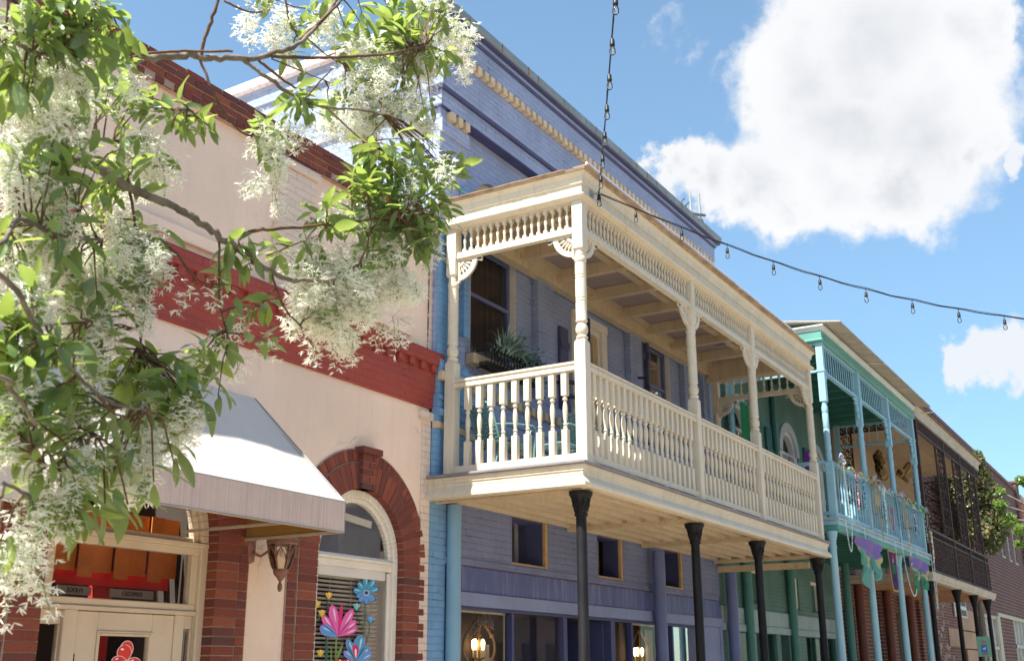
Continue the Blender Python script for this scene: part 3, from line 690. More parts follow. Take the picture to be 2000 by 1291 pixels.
# side wall (sunlit), sloping coping
b = MB(); b.prism([(7.03, 2.0), (24, 2.0), (24, 7.33), (7.03, 7.66)], 'x', XL+.004, XL+.3); b.build('side_wall', sidewall_m, ub)
b = MB()
for z0, z1, o in ((7.40, 7.52, .035), (6.52, 6.74, .03), (5.95, 6.02, .02)):
    b.prism([(YPI+.15, z0), (12.5, z0-.16), (12.5, z1-.16), (YPI+.15, z1)], 'x', XL-o, XL+.02)
b.box(XL-.03, XL+.02, 8.9, 9.35, 4.9, 6.4)
b.build('side_corbel', sidewall_m, ub)
b = MB(); b.prism([(7.305, 7.655), (24, 7.32), (24, 7.44), (7.305, 7.775)], 'x', XL-.09, XL+.34); b.build('side_coping', rustcop, ub)
b = MB(); b.box(XR-.3, XR-.004, yb, 24, G, 7.1); b.box(XL+.3, XR-.3, 23.7, 24, G, 7.0); b.box(XL+.3, XR-.3, yb, 23.7, 6.9, 6.98); b.build('rear_shell', purple_flat, ub)
# pilasters
for i, (x0, x1) in enumerate(((XL, 10.41), (12.165, 12.60), (15.02, 15.45), (17.19, 17.60), (18.05, XR-.003))):
    b = MB(); b.box(x0, x1, YPI, YW-.0, 3.33, 6.16); b.box(x0-(.015 if i else 0), x1+.015, YPI-.03, YW, 6.16, 6.345); b.box(x0, x1, YPI-.005, YW, 6.345, 6.50)
    if i: b.box(x0-.02, x1+.02, YPI-.05, YW, 6.40, 6.50)
    p = b.build('pilaster', purple if i else purple, ub, bevel=.006)
    for k in range(3):
        xx = x0+(x1-x0)*(k+.5)/3 if i else 9.985+k*.155
        d = MB(); d.box(xx-.045, xx+.045, YPI-.09, YPI-.006, 6.346, 6.455); d.build('dentil', cream_old_bounce, p)
# belt course at the balcony floor, light blue at the corner
def belt(x0, x1, m, y0):
    b = MB()
    for z0, z1, o in ((3.20, 3.335, .045), (2.885, 2.94, .035), (2.70, 2.775, .05), (2.0, 2.56, .0), (2.63, 2.70, .012), (2.94, 3.20, .012), (2.775, 2.885, .02)): b.box(x0, x1, y0-o, y0+.06, z0, z1)
    o_ = b.build('belt_course', m, ub)
    d = MB(); d.box(x0, x1, y0-.02, y0+.05, 2.56, 2.63); d.build('cream_band', cream_old_bounce, o_); x = x0+.005
    while x < x1-.05: d = MB(); d.box(x, x+.085, y0-.075, y0-.013, 3.10, 3.1995); d.build('dentil', cream_old_bounce, o_); x += .17
belt(XL, 10.40, bluepier, 6.87)
for x0, x1 in ((10.405, 13.20), (14.45, XR-.003)): belt(x0, x1, purple, 6.94)
b = MB(); b.box(XL, 10.15, 6.945, 7.2, G, 2.0); b.box(XL-.012, XL+.36, 6.86, YPI-.0015, 3.335, 5.2); b.build('corner_pier', bluepier, ub)
# sash windows upstairs
for i, (x0, x1) in enumerate(WIN):
    cx, r = (x0+x1)/2, (x1-x0)/2
    b = MB(); b.box(x1-.014, x1-.001, YW+.005, YW+.10, 3.60, 5.46); b.box(x0+.001, x0+.014, YW+.005, YW+.10, 3.6, 5.46); b.box(x0+.014, x1-.014, YW+.07, YW+.13, 5.10, 5.20)
    f = b.build('sash_window', white_trim, ub)
    b = MB(); halfdisc(b, cx, 5.46, r-.003, YW+.06, 5.15); b.build('arched_panel', cream_old_bounce, f)
    b = MB(); xa, xb = x0+.014, x1-.014; y = YW+.085
    b.box(xa, xa+.05, y, y+.04, 3.6, 5.10); b.box(xb-.05, xb, y, y+.04, 3.6, 5.10); b.box(xa+.05, xb-.05, y, y+.04, 4.42, 4.465); b.box(xa+.05, xb-.05, y, y+.04, 3.6, 3.66); b.box(xa+.05, xb-.05, y, y+.04, 5.05, 5.1)
    b.build('sash', mat('blue_sash', (.19, .22, .42), .5, .1, 4), f)
    b = MB(); b.poly([(xa, y+.03, 3.6), (xb, y+.03, 3.6), (xb, y+.03, 5.1), (xa, y+.03, 5.1)]); b.build('pane', glass, f)
    b = MB(); n = 60; vs = []
    for k in range(n+1):
        u = k/n; yy = y+.12+.02*sin(u*38)+.008*sin(u*90); vs += [(xa+(xb-xa)*u, yy, 3.5), (xa+(xb-xa)*u, yy, 5.1)]
    b.add(vs, [(2*k, 2*k+2, 2*k+3, 2*k+1) for k in range(n)]); b.build('curtain', mat('brown_curtain', (.085, .065, .055), .9, .15, 3), f)
    b = MB(); b.box(x0-.10, x1+.10, YW-.13, YW, 3.475, 3.60); b.build('sill', cream_old_bounce, f, bevel=.006)
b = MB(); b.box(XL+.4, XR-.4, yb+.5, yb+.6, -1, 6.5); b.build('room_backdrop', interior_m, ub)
# balcony door
b = MB(); x0, x1 = DOOR
b.box(x0+.002, x0+.16, YW-.02, YW+.12, 2.02, 4.80); b.box(x1-.16, x1-.002, YW-.02, YW+.12, 2.02, 4.80); b.box(x0+.002, x1-.002, YW-.035, YW+.12, 4.80, 4.925)
b.box(x0+.16, x0+.21, YW+.03, YW+.12, 2.02, 4.80); b.box(x1-.21, x1-.16, YW+.03, YW+.12, 2.02, 4.80); b.box(x0+.16, x1-.16, YW+.02, YW+.12, 4.72, 4.80)
d = b.build('balcony_door', white_trim, ub, bevel=.006)
b = MB(); b.box(x0+.21, x1-.21, YW+.08, YW+.12, 2.02, 4.72)
for xx in (x0+.21, x1-.33): b.box(xx, xx+.12, YW+.06, YW+.08, 2.02, 4.72)
b.box(x0+.33, x1-.33, YW+.06, YW+.08, 4.6, 4.72); b.build('door_leaf', mat('tan_door', (.60, .44, .25), .5, .1, 3), d, bevel=.005)
# shutters
def shutter(x0, x1, z0, z1, y0, y1):
    b = MB(); b.box(x0, x1, y0, y1, z0, z1)
    for zz in (z0+.25, (z0+z1)/2, z1-.25): b.box(x0-.006, x1+.006, y0-.02, y0, zz-.05, zz+.05)
    return b.build('shutter', shutter_m, ub, bevel=.004)
s_ = shutter(12.87, 13.10, 2.3, 4.55, YW-.05, YW-.005)
b = MB(); b.bar((13.0, YW-.07, 3.78), (13.36, YW-.24, 3.78), .05); b.bar((13.0, YW-.07, 3.58), (13.36, YW-.24, 3.58), .05); b.bar((13.34, YW-.23, 2.3), (13.34, YW-.23, 4.75), .055); b.build('hinge_bar', mat('dark_blue_iron', (.04, .045, .09), .5), s_)
shutter(15.46, 15.62, 2.3, 5.02, YW-.06, YW-.005)
s_ = shutter(15.665, 15.73, 2.3, 5.03, YW-.11, YW-.01)
b = MB(); b.ball((15.62, YW-.12, 3.9), .05, 8, 6); b.tube([(15.56, YW-.02, 3.93), (15.62, YW-.1, 3.95), (15.66, YW-.2, 3.93)], .014, 6); b.build('latch', iron, s_)
b = MB(); b.box(12.68, 12.78, YPI-.05, YW-.02, 3.7, 3.72); b.tube([(15.23, YPI-.02, 4.32), (15.23, YPI-.14, 4.30), (15.23, YPI-.17, 4.18)], .02, 8); b.ball((15.23, YPI-.17, 4.12), .05, 8, 6, 1.3); b.build('porch_lamp', MATS['dark_blue_iron'], ub, smooth=40)
b = MB(); b.tube([(17.85, YW-.06, 2.0), (17.85, YW-.06, 5.3)], .045, 8); b.box(17.77, 17.93, YW-.09, YW, 3.55, 3.62); b.build('wall_pipe', dullpipe, ub, smooth=40)
b = MB(); b.box(10.245, 10.34, 6.79, YPI-.002, 3.72, 5.6); b.box(10.23, 10.355, 6.785, 6.80, 3.70, 3.80); b.box(10.28, 10.30, 6.784, 6.79, 3.72, 5.6); b.build('corner_shutter_rail', bluepier, ub, bevel=.004)

# ground floor wall
b = MB(); yb = 7.25
TW = [(11.57, 12.46), (13.85, 14.66), (16.11, 16.86)]
xs = [10.15]
for x0, x1 in TW: b.box(xs[-1], x0, 6.95, yb, 1.20, 2.0); b.box(x0, x1, 6.95, yb, 1.20, 1.225); b.box(x0, x1, 6.95, yb, 1.86, 2.0); xs.append(x1)
b.box(xs[-1], XR-.004, 6.95, yb, 1.20, 2.0); b.box(10.15, 18.35, 6.93, yb, 1.125, 1.20)
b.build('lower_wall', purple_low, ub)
for x0, x1 in TW:
    b = MB(); b.box(x0, x1, 6.96, 7.01, 1.80, 1.86); b.box(x1-.055, x1, 6.955, 7.0, 1.225, 1.80); b.box(x0, x1-.055, 6.96, 7.0, 1.225, 1.25)
    f = b.build('transom_window', mat('ochre_trim', (.62, .42, .20), .6, .15, 6, .3, 60), ub, bevel=.003)
    b = MB(); b.box(x1-.075, x1-.056, 7.0, 7.24, 1.25, 1.80); b.box(x0, x1-.08, 7.0, 7.24, 1.78, 1.80); b.box(x0, x0+.02, 7.0, 7.24, 1.25, 1.78)
    b.build('reveal', indigo_trim, f)
    b = MB(); b.poly([(x0, 7.22, 1.25), (x1, 7.22, 1.25), (x1, 7.22, 1.8), (x0, 7.22, 1.8)]); b.build('pane', glass, f)
    b = MB(); b.box(x0+.66, x0+.74, 7.30, 7.32, 1.2, 1.9); b.build('curtain', mat('cream_curtain', (.75, .66, .52), .8, .1, 6), f)
b = MB()
for x0, x1 in ((10.35, 14.28), (14.285, 18.36)): b.box(x0, x1, 6.93, 7.2, .84, 1.122)
b.build('sign_board', indigo_board, ub, bevel=.003)
b = MB(); rg = random.Random(11); x = 10.36
while x < 18.3: L = rg.uniform(.03, .2); b.box(x, min(x+L, 18.34), 6.918, 6.95, 1.112+rg.uniform(0, .008), 1.126); x += L*rg.uniform(1, 1.25)
b.build('ragged_flashing', mat('dark_plum_edge', (.12, .06, .13), .7, .3, 10), ub)
b = MB()
for x0, x1 in ((10.30, 13.6), (13.605, 18.38)): b.box(x0, x1, 6.90, 7.2, .69, .838)
b.build('lintel_board', mat('lavender_board', (.26, .315, .53), .6, .08, 1.5, .25, 40, streak=.25, stain=(.42, .42, .6)), ub, bevel=.004)
# shop front
b = MB()
b.box(10.30, 10.42, 6.905, 7.1, G, .688); b.build('shop_pier', MATS.get('lavender_board', purple_flat), ub, bevel=.004)
b = MB(); b.box(17.35, 18.40, 6.915, 7.15, G, .688); b.box(17.45, 17.5, 6.90, 6.915, G, .688); b.box(18.25, 18.32, 6.90, 6.915, G, .688)
b.build('shop_pier', MATS.get('lavender_board', purple_flat), ub, bevel=.004)
b = MB(); yg = 7.0
b.box(10.42, 17.35, 6.955, 7.06, .655, .688)
for x, wv in ((11.60, .05), (12.90, .10), (14.28, .13), (14.90, .055), (16.36, .055)): b.box(x-wv/2, x+wv/2, 6.955, 7.06, G, .655)
b.box(12.95, 12.99, 7.06, 7.9, G, .655); b.box(14.17, 14.21, 7.06, 7.9, G, .655); b.box(12.95, 14.21, 7.86, 7.92, .45, .655); b.box(13.35, 13.42, 7.86, 7.92, G, .45); b.box(14.0, 14.06, 7.86, 7.92, G, .45)
sf = b.build('shop_front_frame', indigo_trim, ub, bevel=.004)
for x0, x1 in ((10.42, 11.575), (11.625, 12.85), (14.345, 14.872), (14.928, 16.332), (16.388, 17.35)):
    b = MB(); b.poly([(x0, yg+.02, G), (x1, yg+.02, G), (x1, yg+.02, .655), (x0, yg+.02, .655)]); b.build('shop_pane', glass, sf)
b = MB()
for x0, x1 in ((10.42, 11.575), (14.928, 16.332)): b.box(x0, x1, 7.045, 7.06, .632, .655)
b.box(11.545, 11.56, 7.045, 7.06, G, .65)
b.build('cream_bead', cream, sf)
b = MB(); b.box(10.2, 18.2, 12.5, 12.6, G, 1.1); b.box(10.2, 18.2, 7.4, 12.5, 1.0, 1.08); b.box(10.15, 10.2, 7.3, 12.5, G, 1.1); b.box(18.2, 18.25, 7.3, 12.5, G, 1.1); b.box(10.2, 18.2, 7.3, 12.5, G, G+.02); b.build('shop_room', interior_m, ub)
def curtain(x0, x1, y, z0, z1, amp=.025, fr=55, m=drape):
    b = MB(); n = max(8, int((x1-x0)*50)); vs = []
    for k in range(n+1):
        u = k/n; x = x0+(x1-x0)*u; yy = y+amp*sin(x*fr)+amp*.4*sin(x*fr*2.3); vs += [(x, yy, z0), (x+.01*sin(x*7), yy, z1)]
    b.add(vs, [(2*k, 2*k+2, 2*k+3, 2*k+1) for k in range(n)]); return b.build('shop_curtain', m, ub)
curtain(12.0, 12.30, 7.75, G, .32); curtain(12.35, 12.72, 8.1, G, .62); curtain(12.85, 13.05, 8.2, G, .62); curtain(13.2, 13.9, 8.6, G, .55); curtain(16.75, 17.05, 7.6, G, .62); curtain(17.15, 17.9, 7.9, G, .6, m=mat('tan_drape', (.36, .30, .25), .85, .12, 4))
b = MB(); b.box(12.5, 13.1, 9.0, 9.05, G, .25); b.box(11.8, 18, 9.6, 9.7, -.2, .15); ip = b.build('inner_door', indigo_trim, ub)
b = MB(); b.box(12.62, 12.98, 8.985, 9.0, -.12, .16); pl = b.build('number_plate', mat('plum_plate', (.07, .02, .05), .5), ip)
textmesh('317', .15, 'number_lettering', mat('tan_letter', (.6, .5, .4), .6), pl, (12.80, 8.975, .04))
b = MB(); b.box(16.42, 16.62, 7.06, 7.065, .42, .5); b.box(16.42, 16.6, 7.06, 7.065, .55, .62); b.build('red_notice', mat('red_notice', (.65, .14, .12), .6, .3, 30), sf)

# chandeliers
def chandelier(cx, cy, cz, label, rz=0., group='quatrefoil chandeliers in the purple shop'):
    t = thing('chandelier', label, 'chandelier', (cx, cy, cz), group)
    b = MB(); pts = []
    R, r = .20, .115
    for a0, a1, px, pz, rr in ((-55, 55, .19, 0, .17), (60, 120, 0, .23, .12), (125, 235, -.19, 0, .17), (240, 300, 0, -.23, .12)):
        for i in range(9):
            a = radians(a0+(a1-a0)*i/8); pts.append((cx+px+rr*cos(a), cz+pz+rr*sin(a)))
        last = pts[-1]
    P3 = [Vector((x, cy, z)) for x, z in pts]; P3.append(P3[0])
    for p, q in zip(P3, P3[1:]): b.bar(p, q, .022, .022)
    for k in (0, 8, 9, 17, 18, 26, 27, 35): b.box(P3[k].x-.022, P3[k].x+.022, cy-.018, cy+.018, P3[k].z-.022, P3[k].z+.022)
    b.build('quatrefoil_frame', mat('gilt_wood', (.42, .30, .17), .5, .2, 10), t)
    b = MB(); b.tube([(cx, cy, cz+.34), (cx, cy, 1.0)], .006, 6); b.tube([(cx, cy, cz-.33), (cx, cy, cz+.34)], .014, 8); b.tube([(cx-.085, cy, cz-.12), (cx, cy, cz-.16), (cx+.085, cy, cz-.12)], .009, 6); b.tube([(cx, cy-.085, cz-.12), (cx, cy, cz-.16), (cx, cy+.085, cz-.12)], .009, 6)
    b.build('stem', mat('brass', (.55, .34, .12), .35, .1, 5, metal=.8), t)
    for dx, dy in ((-.085, 0), (.085, 0), (0, .085)):
        c = MB(); c.lathe([(.016, -.12), (.014, -.03), (.004, -.028)], (cx+dx, cy+dy, cz), 10); co = c.build('candle_sleeve', mat('ivory_candle', (.8, .7, .5), .5), t, smooth=40)
        c = MB(); c.lathe([(.012, -.028), (.022, .02), (.026, .05), (.018, .085), (.004, .10)], (cx+dx, cy+dy, cz), 10); c.build('bulb', emat('lit_bulb', (1, .58, .22), 6.) if 'lit_bulb_' not in MATS else MATS['lit_bulb_'], co, smooth=60)
        MATS['lit_bulb_'] = co.children[0].data.materials[0]
    return t
chandelier(11.90, 7.62, .28, 'lit quatrefoil chandelier with a bead garland in the leftmost shop window')
chandelier(16.45, 7.56, .25, 'lit quatrefoil chandelier in the shop window behind the second black column')
b = MB(); rg = random.Random(4); C3 = [(.16, .08, .35), (.5, .4, .1), (.05, .2, .1), (.35, .33, .36), (.45, .12, .1)]
for i in range(260):
    u = rg.random(); x = 11.62+u*.36+rg.gauss(0, .03); z = .53+.10*sin(u*pi)-.12*(1-u)**2+rg.gauss(0, .028); b.col = rg.choice(C3)
    b.ball((x, 7.5+rg.gauss(0, .02), z), rg.uniform(.006, .013), 5, 4)
for i in range(40):
    u = rg.random(); b.col = rg.choice(C3[2:4]+C3[:1]); b.ball((11.88+rg.gauss(0, .05), 7.52, .60+u*.14), rg.uniform(.008, .02), 5, 4)
tag(b.build('bead_garland', vcolmat('beads', .35)), 'purple and gold bead garland hung over the leftmost chandelier', 'garland')

# ================================================================== cream balcony
BX0, BX1, BY0, BY1 = 9.79, 18.42, 5.06, 6.94
ZD = 2.014
ba = thing('cream_balcony', 'cream painted wooden balcony with turned posts and spindles on black iron columns', 'balcony', (14, 6, ZD))
pth = [(BX0, BY1), (BX0, BY0), (BX1, BY0), (BX1, BY1)]
b = MB(); b.sweep(pth, [(-.2, 1.984), (.055, 1.984), (.062, 1.99), (.062, 2.008), (.055, 2.014), (-.2, 2.014)]); b.box(BX0+.19, BX1-.19, BY0+.19, BY1, 1.984, 2.012); b.build('deck', deck_m, ba)
b = MB(); b.sweep(pth, [(-.06, 1.755), (.05, 1.755), (.062, 1.765), (.062, 1.795), (.055, 1.808), (.012, 1.868), (.012, 1.872), (.016, 1.876), (.016, 1.915), (.026, 1.92), (.026, 1.945), (.036, 1.95), (.036, 1.98), (-.06, 1.982)]); b.build('fascia', cream, ba)
# joists run along the street, boards seen from below
b = MB(); n = 7
b.box(BX0+.05, BX1-.05, BY0+.05, BY1, 1.962, 1.975)
for i in range(n):
    y = BY0+.14+i*(BY1-BY0-.10)/n; b.box(BX0+.05, BX1-.05, y+.16, y+.205, 1.79, 1.961)
b.build('joists', cream_lap, ba)
for x in (9.95, 12.98, 15.3, 18.27):
    b = MB(); b.box(x-.035, x+.035, BY0+.05, BY1, 1.742, 1.80); b.build('cross_beam', cream_old_bounce, ba, bevel=.004)
b = MB(); b.box(BX1-.06, BX1+.02, BY0+.3, BY1, 1.60, 1.70); b.build('end_beam', cream_old_bounce, ba)

def post_bm(x, y, tall=True):
    h = .0625; b = MB()
    def sq(z0, z1, c0=0, c1=0):
        z0c, z1c = z0+(.035 if c0 else 0), z1-(.035 if c1 else 0)
        b.box(x-h, x+h, y-h, y+h, z0c, z1c)
        for cc, za, zb in ((c0, z0c, z0), (c1, z1c, z1)):
            if cc:
                k = h*.68; v = [(x-h, y-h, za), (x+h, y-h, za), (x+h, y+h, za), (x-h, y+h, za), (x-k, y-k, zb), (x+k, y-k, zb), (x+k, y+k, zb), (x-k, y+k, zb)]
                b.add(v, [(0, 1, 5, 4), (1, 2, 6, 5), (2, 3, 7, 6), (3, 0, 4, 7), (4, 5, 6, 7)])
    sq(ZD, 3.325, 0, 1); sq(4.30, 4.887, 1, 0)
    b.lathe([(.043, 3.315), (.056, 3.325), (.064, 3.34), (.064, 3.35), (.05, 3.36), (.048, 3.37), (.058, 3.385), (.067, 3.42), (.066, 3.45), (.056, 3.48), (.05, 3.49), (.05, 3.505), (.062, 3.515), (.064, 3.53), (.060, 3.54), (.061, 3.73), (.0565, 3.735), (.0565, 3.742), (.061, 3.747), (.061, 3.765), (.0565, 3.77), (.0565, 3.777), (.061, 3.782),
             (.061, 3.99), (.0565, 3.995), (.0565, 4.002), (.061, 4.007), (.061, 4.022), (.0565, 4.027), (.0565, 4.034), (.061, 4.04), (.0605, 4.17), (.056, 4.175), (.062, 4.185), (.066, 4.20), (.066, 4.235), (.060, 4.25), (.056, 4.252), (.06, 4.26), (.06, 4.275), (.054, 4.28), (.052, 4.31)], (x, y, 0), 20)
    return b
YP_ = 5.1125
PX_ = [9.9525, 13.04, 15.385, 18.265]
p0 = post_bm(PX_[0], YP_).build('post', cream, ba, smooth=35, bevel=.004)
for x in PX_[1:]: dup(p0, ba, (x-PX_[0], 0, 0))
YB_ = 6.75
dup(p0, ba, (0, YB_-YP_, 0)); dup(p0, ba, (PX_[3]-PX_[0], YB_-YP_, 0))
# rails
RX = [(PX_[i]+.0625, PX_[i+1]-.0625) for i in range(3)]
RYs = (YP_+.0625, YB_-.0625)
railp = [(-.045, 3.0), (-.045, 3.045), (-.03, 3.05), (-.03, 3.06), (-.05, 3.065), (-.05, 3.085), (-.03, 3.095), (.03, 3.095), (.05, 3.085), (.05, 3.065), (.03, 3.06), (.03, 3.05), (.045, 3.045), (.045, 3.0)]
botp = [(-.032, 2.055), (.032, 2.055), (.032, 2.118), (.02, 2.125), (-.02, 2.125), (-.032, 2.118)]
frp = [(-.04, 4.525), (.04, 4.525), (.04, 4.56), (.032, 4.565), (.032, 4.60), (-.032, 4.60), (-.032, 4.565), (-.04, 4.56)]
topp = [(-.035, 4.868), (.035, 4.868), (.035, 4.887), (-.035, 4.887)]
def runs(prof, name, m=cream):
    for x0, x1 in RX: b = MB(); b.prism([(YP_+o, z) for o, z in prof], 'x', x0, x1); b.build(name, m, ba)
    for x in (PX_[0], PX_[3]): b = MB(); b.prism([(x+o, z) for o, z in prof], 'y', *RYs); b.build(name, m, ba)
runs(railp, 'hand_rail'); runs(botp, 'bottom_rail'); runs(frp, 'frieze_rail'); runs(topp, 'frieze_plate')
for x0, x1 in RX:
    b = MB(); n = 3 if x1-x0 > 2.6 else 2
    for k in range(n+1):
        xx = x0+.05+(x1-x0-.1)*k/n; b.box(xx-.05, xx+.05, YP_-.03, YP_+.03, ZD, 2.055)
    b.build('rail_foot', cream, ba)
b = MB()
for yy in (RYs[0]+.06, 5.93, RYs[1]-.06): b.box(PX_[0]-.03, PX_[0]+.03, yy-.06, yy+.06, ZD, 2.055)
b.build('rail_foot', cream, ba)
def baluster_bm(x, y):
    b = MB(); h = .0325
    b.box(x-h, x+h, y-h, y+h, 2.12, 2.385); b.box(x-h, x+h, y-h, y+h, 2.745, 3.0)
    b.lathe([(.029, 2.385), (.024, 2.39), (.018, 2.398), (.024, 2.405), (.024, 2.412), (.017, 2.42), (.016, 2.428), (.026, 2.438), (.026, 2.445), (.018, 2.45), (.017, 2.47), (.022, 2.51), (.0265, 2.555), (.0275, 2.59), (.026, 2.62), (.020, 2.66), (.016, 2.68), (.0155, 2.688), (.024, 2.695), (.028, 2.707), (.024, 2.72), (.018, 2.725), (.018, 2.733), (.026, 2.738), (.029, 2.745)], (x, y, 0), 12)
    return b
bal0 = None
def balus(x, y):
    global bal0
    if bal0 is None: bal0 = baluster_bm(x, y).build('baluster', cream, ba, smooth=35, bevel=.002); bal0['x'] = x; bal0['y'] = y; bal0.location = (0, 0, 0); balus.o = (x, y); return
    dup(bal0, ba, (x-balus.o[0], y-balus.o[1], 0))
def spaced(a, c, step):
    n = max(1, round((c-a)/step)-1); return [a+(c-a)*(i+1)/(n+1) for i in range(n)]
for y in spaced(*RYs, .1515): balus(PX_[0], y)
for x0, x1 in RX:
    for x in spaced(x0, x1, .15): balus(x, YP_)
for y in spaced(*RYs, .1515): balus(PX_[3], y)
del bal0['x'], bal0['y']
def spindle_bm(b, x, y):
    h = .021
    b.box(x-h, x+h, y-h, y+h, 4.598, 4.638); b.box(x-h, x+h, y-h, y+h, 4.822, 4.87)
    b.lathe([(.019, 4.638), (.013, 4.65), (.0105, 4.658), (.017, 4.664), (.017, 4.67), (.011, 4.676), (.0155, 4.70), (.0195, 4.73), (.0175, 4.755), (.011, 4.785), (.010, 4.79), (.016, 4.797), (.016, 4.803), (.011, 4.809), (.019, 4.822)], (x, y, 0), 10)
    return b
sps = [(PX_[0], y) for y in spaced(*RYs, .0895)]
for x0, x1 in RX[:2]: sps += [(x, YP_) for x in spaced(x0, x1, .09)]
r3 = [(x, YP_) for x in spaced(*RX[2], .09)]; far = [(PX_[3], y) for y in spaced(*RYs, .14)]
sps += far
left = max(0, 100-len(sps)); sps += r3[:left]; rest = r3[left:]
s0 = None
for x, y in sps[:100]:
    if s0 is None: s0 = spindle_bm(MB(), x, y).build('frieze_spindle', cream, ba, smooth=35); s00 = (x, y)
    else: dup(s0, ba, (x-s00[0], y-s00[1], 0))
rest += sps[100:]
if rest:
    b = MB()
    for x, y in rest: spindle_bm(b, x, y)
    b.build('frieze_spindles', cream, ba, smooth=35, kind='stuff')
def bracket(x, y, dx, dy):
    """quarter fan bracket leaving a post along (dx, dy) under the frieze rail"""
    b = MB(); t = .017; zt = 4.525; R = .205
    px, py = -dy*t, dx*t
    P = lambda u, w, s: (x+dx*u+px*s, y+dy*u+py*s, zt-w)
    def plate(pts, k=1.):
        n = len(pts); v = [P(u, w, -k) for u, w in pts]+[P(u, w, k) for u, w in pts]
        b.add(v, [tuple(range(n)), tuple(range(2*n-1, n-1, -1))]+[(i, (i+1) % n, n+(i+1) % n, n+i) for i in range(n)])
    plate([(0, 0), (R+.12, 0), (R+.12, .03), (0, .03)]); plate([(0, .03), (.028, .03), (.028, R+.03), (0, R+.03)])
    N_ = 12
    for i in range(N_):
        a0, a1 = pi/2*i/N_, pi/2*(i+1)/N_
        plate([(R*cos(a0), R*sin(a0)), ((R+.058)*cos(a0), (R+.058)*sin(a0)), ((R+.058)*cos(a1), (R+.058)*sin(a1)), (R*cos(a1), R*sin(a1))], .93)
        plate([(.068*cos(a0), .068*sin(a0)), (.098*cos(a0), .098*sin(a0)), (.098*cos(a1), .098*sin(a1)), (.068*cos(a1), .068*sin(a1))], .86)
    for i in range(8):      # ogee tips
        a0, a1 = pi/2*i/8, pi/2*(i+1)/8; c = (R+.085, .07)
        plate([(R+.12, .03), (c[0]+.035*sin(a0)-.0, c[1]-.04*cos(a0)), (c[0]+.035*sin(a1)*.6, c[1]-.04*cos(a1)), (R+.03, .035)], .88)
    plate([(0, R+.03), (.04, R+.03), (.03, R+.06), (.02, R+.085), (0, R+.085)])
    for i in range(6):
        a = radians(9+72*i/5); ca, sa = cos(a), sin(a)
        prof = [(.096, .006), (.108, .013), (.118, .007), (.135, .0145), (.165, .0155), (.19, .009), (.2, .013), (.212, .006), (.228, .009)]
        b.tube([P(r*ca, r*sa, 0) for r, _ in prof], [q for _, q in prof], 7)
    return b.build('fan_bracket', cream, ba)
for i, x in enumerate(PX_):
    if i: bracket(x-.0625, YP_, -1, 0)
    if i < 3: bracket(x+.0625, YP_, 1, 0)
for x in (PX_[0], PX_[3]): bracket(x, YP_+.0625, 0, 1); bracket(x, YB_-.0625, 0, -1)
# entablature and roof
eth = [(9.89, BY1), (9.89, 5.05), (18.328, 5.05), (18.328, BY1)]
b = MB(); b.sweep(eth, [(-.13, 4.8875), (.002, 4.8875), (.012, 4.897), (.03, 4.903), (.052, 4.925), (.055, 4.936), (.012, 4.962), (.002, 4.966), (.002, 5.072), (.022, 5.076), (.022, 5.095), (.03, 5.12), (.034, 5.15), (.06, 5.18), (.075, 5.188), (.075, 5.195), (-.13, 5.195)]); b.build('entablature', cream, ba)
b = MB(); b.sweep(eth, [(-.2, 5.196), (.085, 5.196), (.088, 5.205), (.094, 5.226), (-.2, 5.24)]); rg = random.Random(2); x = 9.8
while x < 18.3: j = rg.uniform(0, .012); b.box(x, x+.148, 4.935-j, 5.1, 5.2265, 5.233+rg.uniform(0, .006)); x += .152
y = 5.2
while y < 6.85: j = rg.uniform(0, .006); b.box(9.782-j, 9.95, y, y+.148, 5.2265, 5.231+rg.uniform(0, .002)); y += .152
b.build('roof_edge', shingle, ba)
b = MB(); b.add([(9.9, 5.06, 5.245), (18.32, 5.06, 5.245), (18.32, BY1, 5.245), (9.9, BY1, 5.245), (10.9, 6.5, 5.56), (17.3, 6.5, 5.56), (17.3, BY1, 5.56), (10.9, BY1, 5.56)], [(0, 1, 5, 4), (1, 2, 6, 5), (3, 0, 4, 7), (4, 5, 6, 7)]); b.build('roof', shingle, ba)
b = MB(); b.box(9.76+.27, 18.2, 5.18, BY1-.002, 5.222, 5.242); b.build('ceiling_panel', ceil_m, ba)
x = 10.62; xs = []
while x < 18.0: xs.append(x); x += .972
for x in xs: b = MB(); b.box(x-.045, x+.045, 5.18, 6.80, 5.06, 5.222); b.build('ceiling_beam', cream_old_bounce, ba, bevel=.004)
b = MB(); b.box(10.0, 18.2, 6.80, BY1, 5.0, 5.222); b.build('wall_plate', cream_old_bounce, ba, bevel=.004)
b = MB(); b.box(10.0, 18.2, 5.17, 5.25, 5.03, 5.222); b.build('front_plate', cream_old_bounce, ba)
b = MB(); b.box(18.1, 18.2, 5.25, 6.8, 4.89, 5.222); b.build('end_plate', cream_old_bounce, ba)
b = MB(); b.box(10.0, 10.06, 5.25, 6.8, 5.08, 5.222); b.build('end_plate', cream_old_bounce, ba)
for i, x in enumerate([10.03]+xs):
    xe = (xs+[18.15])[i]-.046; xs_ = x+.046
    if xe-xs_ > .05:
        for y0, y1, z in ((5.93, 6.03, 5.16), (6.72, 6.799, 5.15)): b = MB(); b.box(xs_, xe, y0, y1, z, 5.221); b.build('ceiling_batten', cream_old_bounce, ba)
b = MB(); b.box(17.0, 17.08, 5.75, 6.25, 5.17, 5.19); b.build('strip_light', mat('steel_fitting', (.5, .52, .55), .3, metal=.6), ba)
b = MB(); b.ball((14.35, 5.62, 5.19), .03, 8, 6); b.build('ceiling_lamp', mat('white_lamp', (.8, .78, .75), .3), ba)
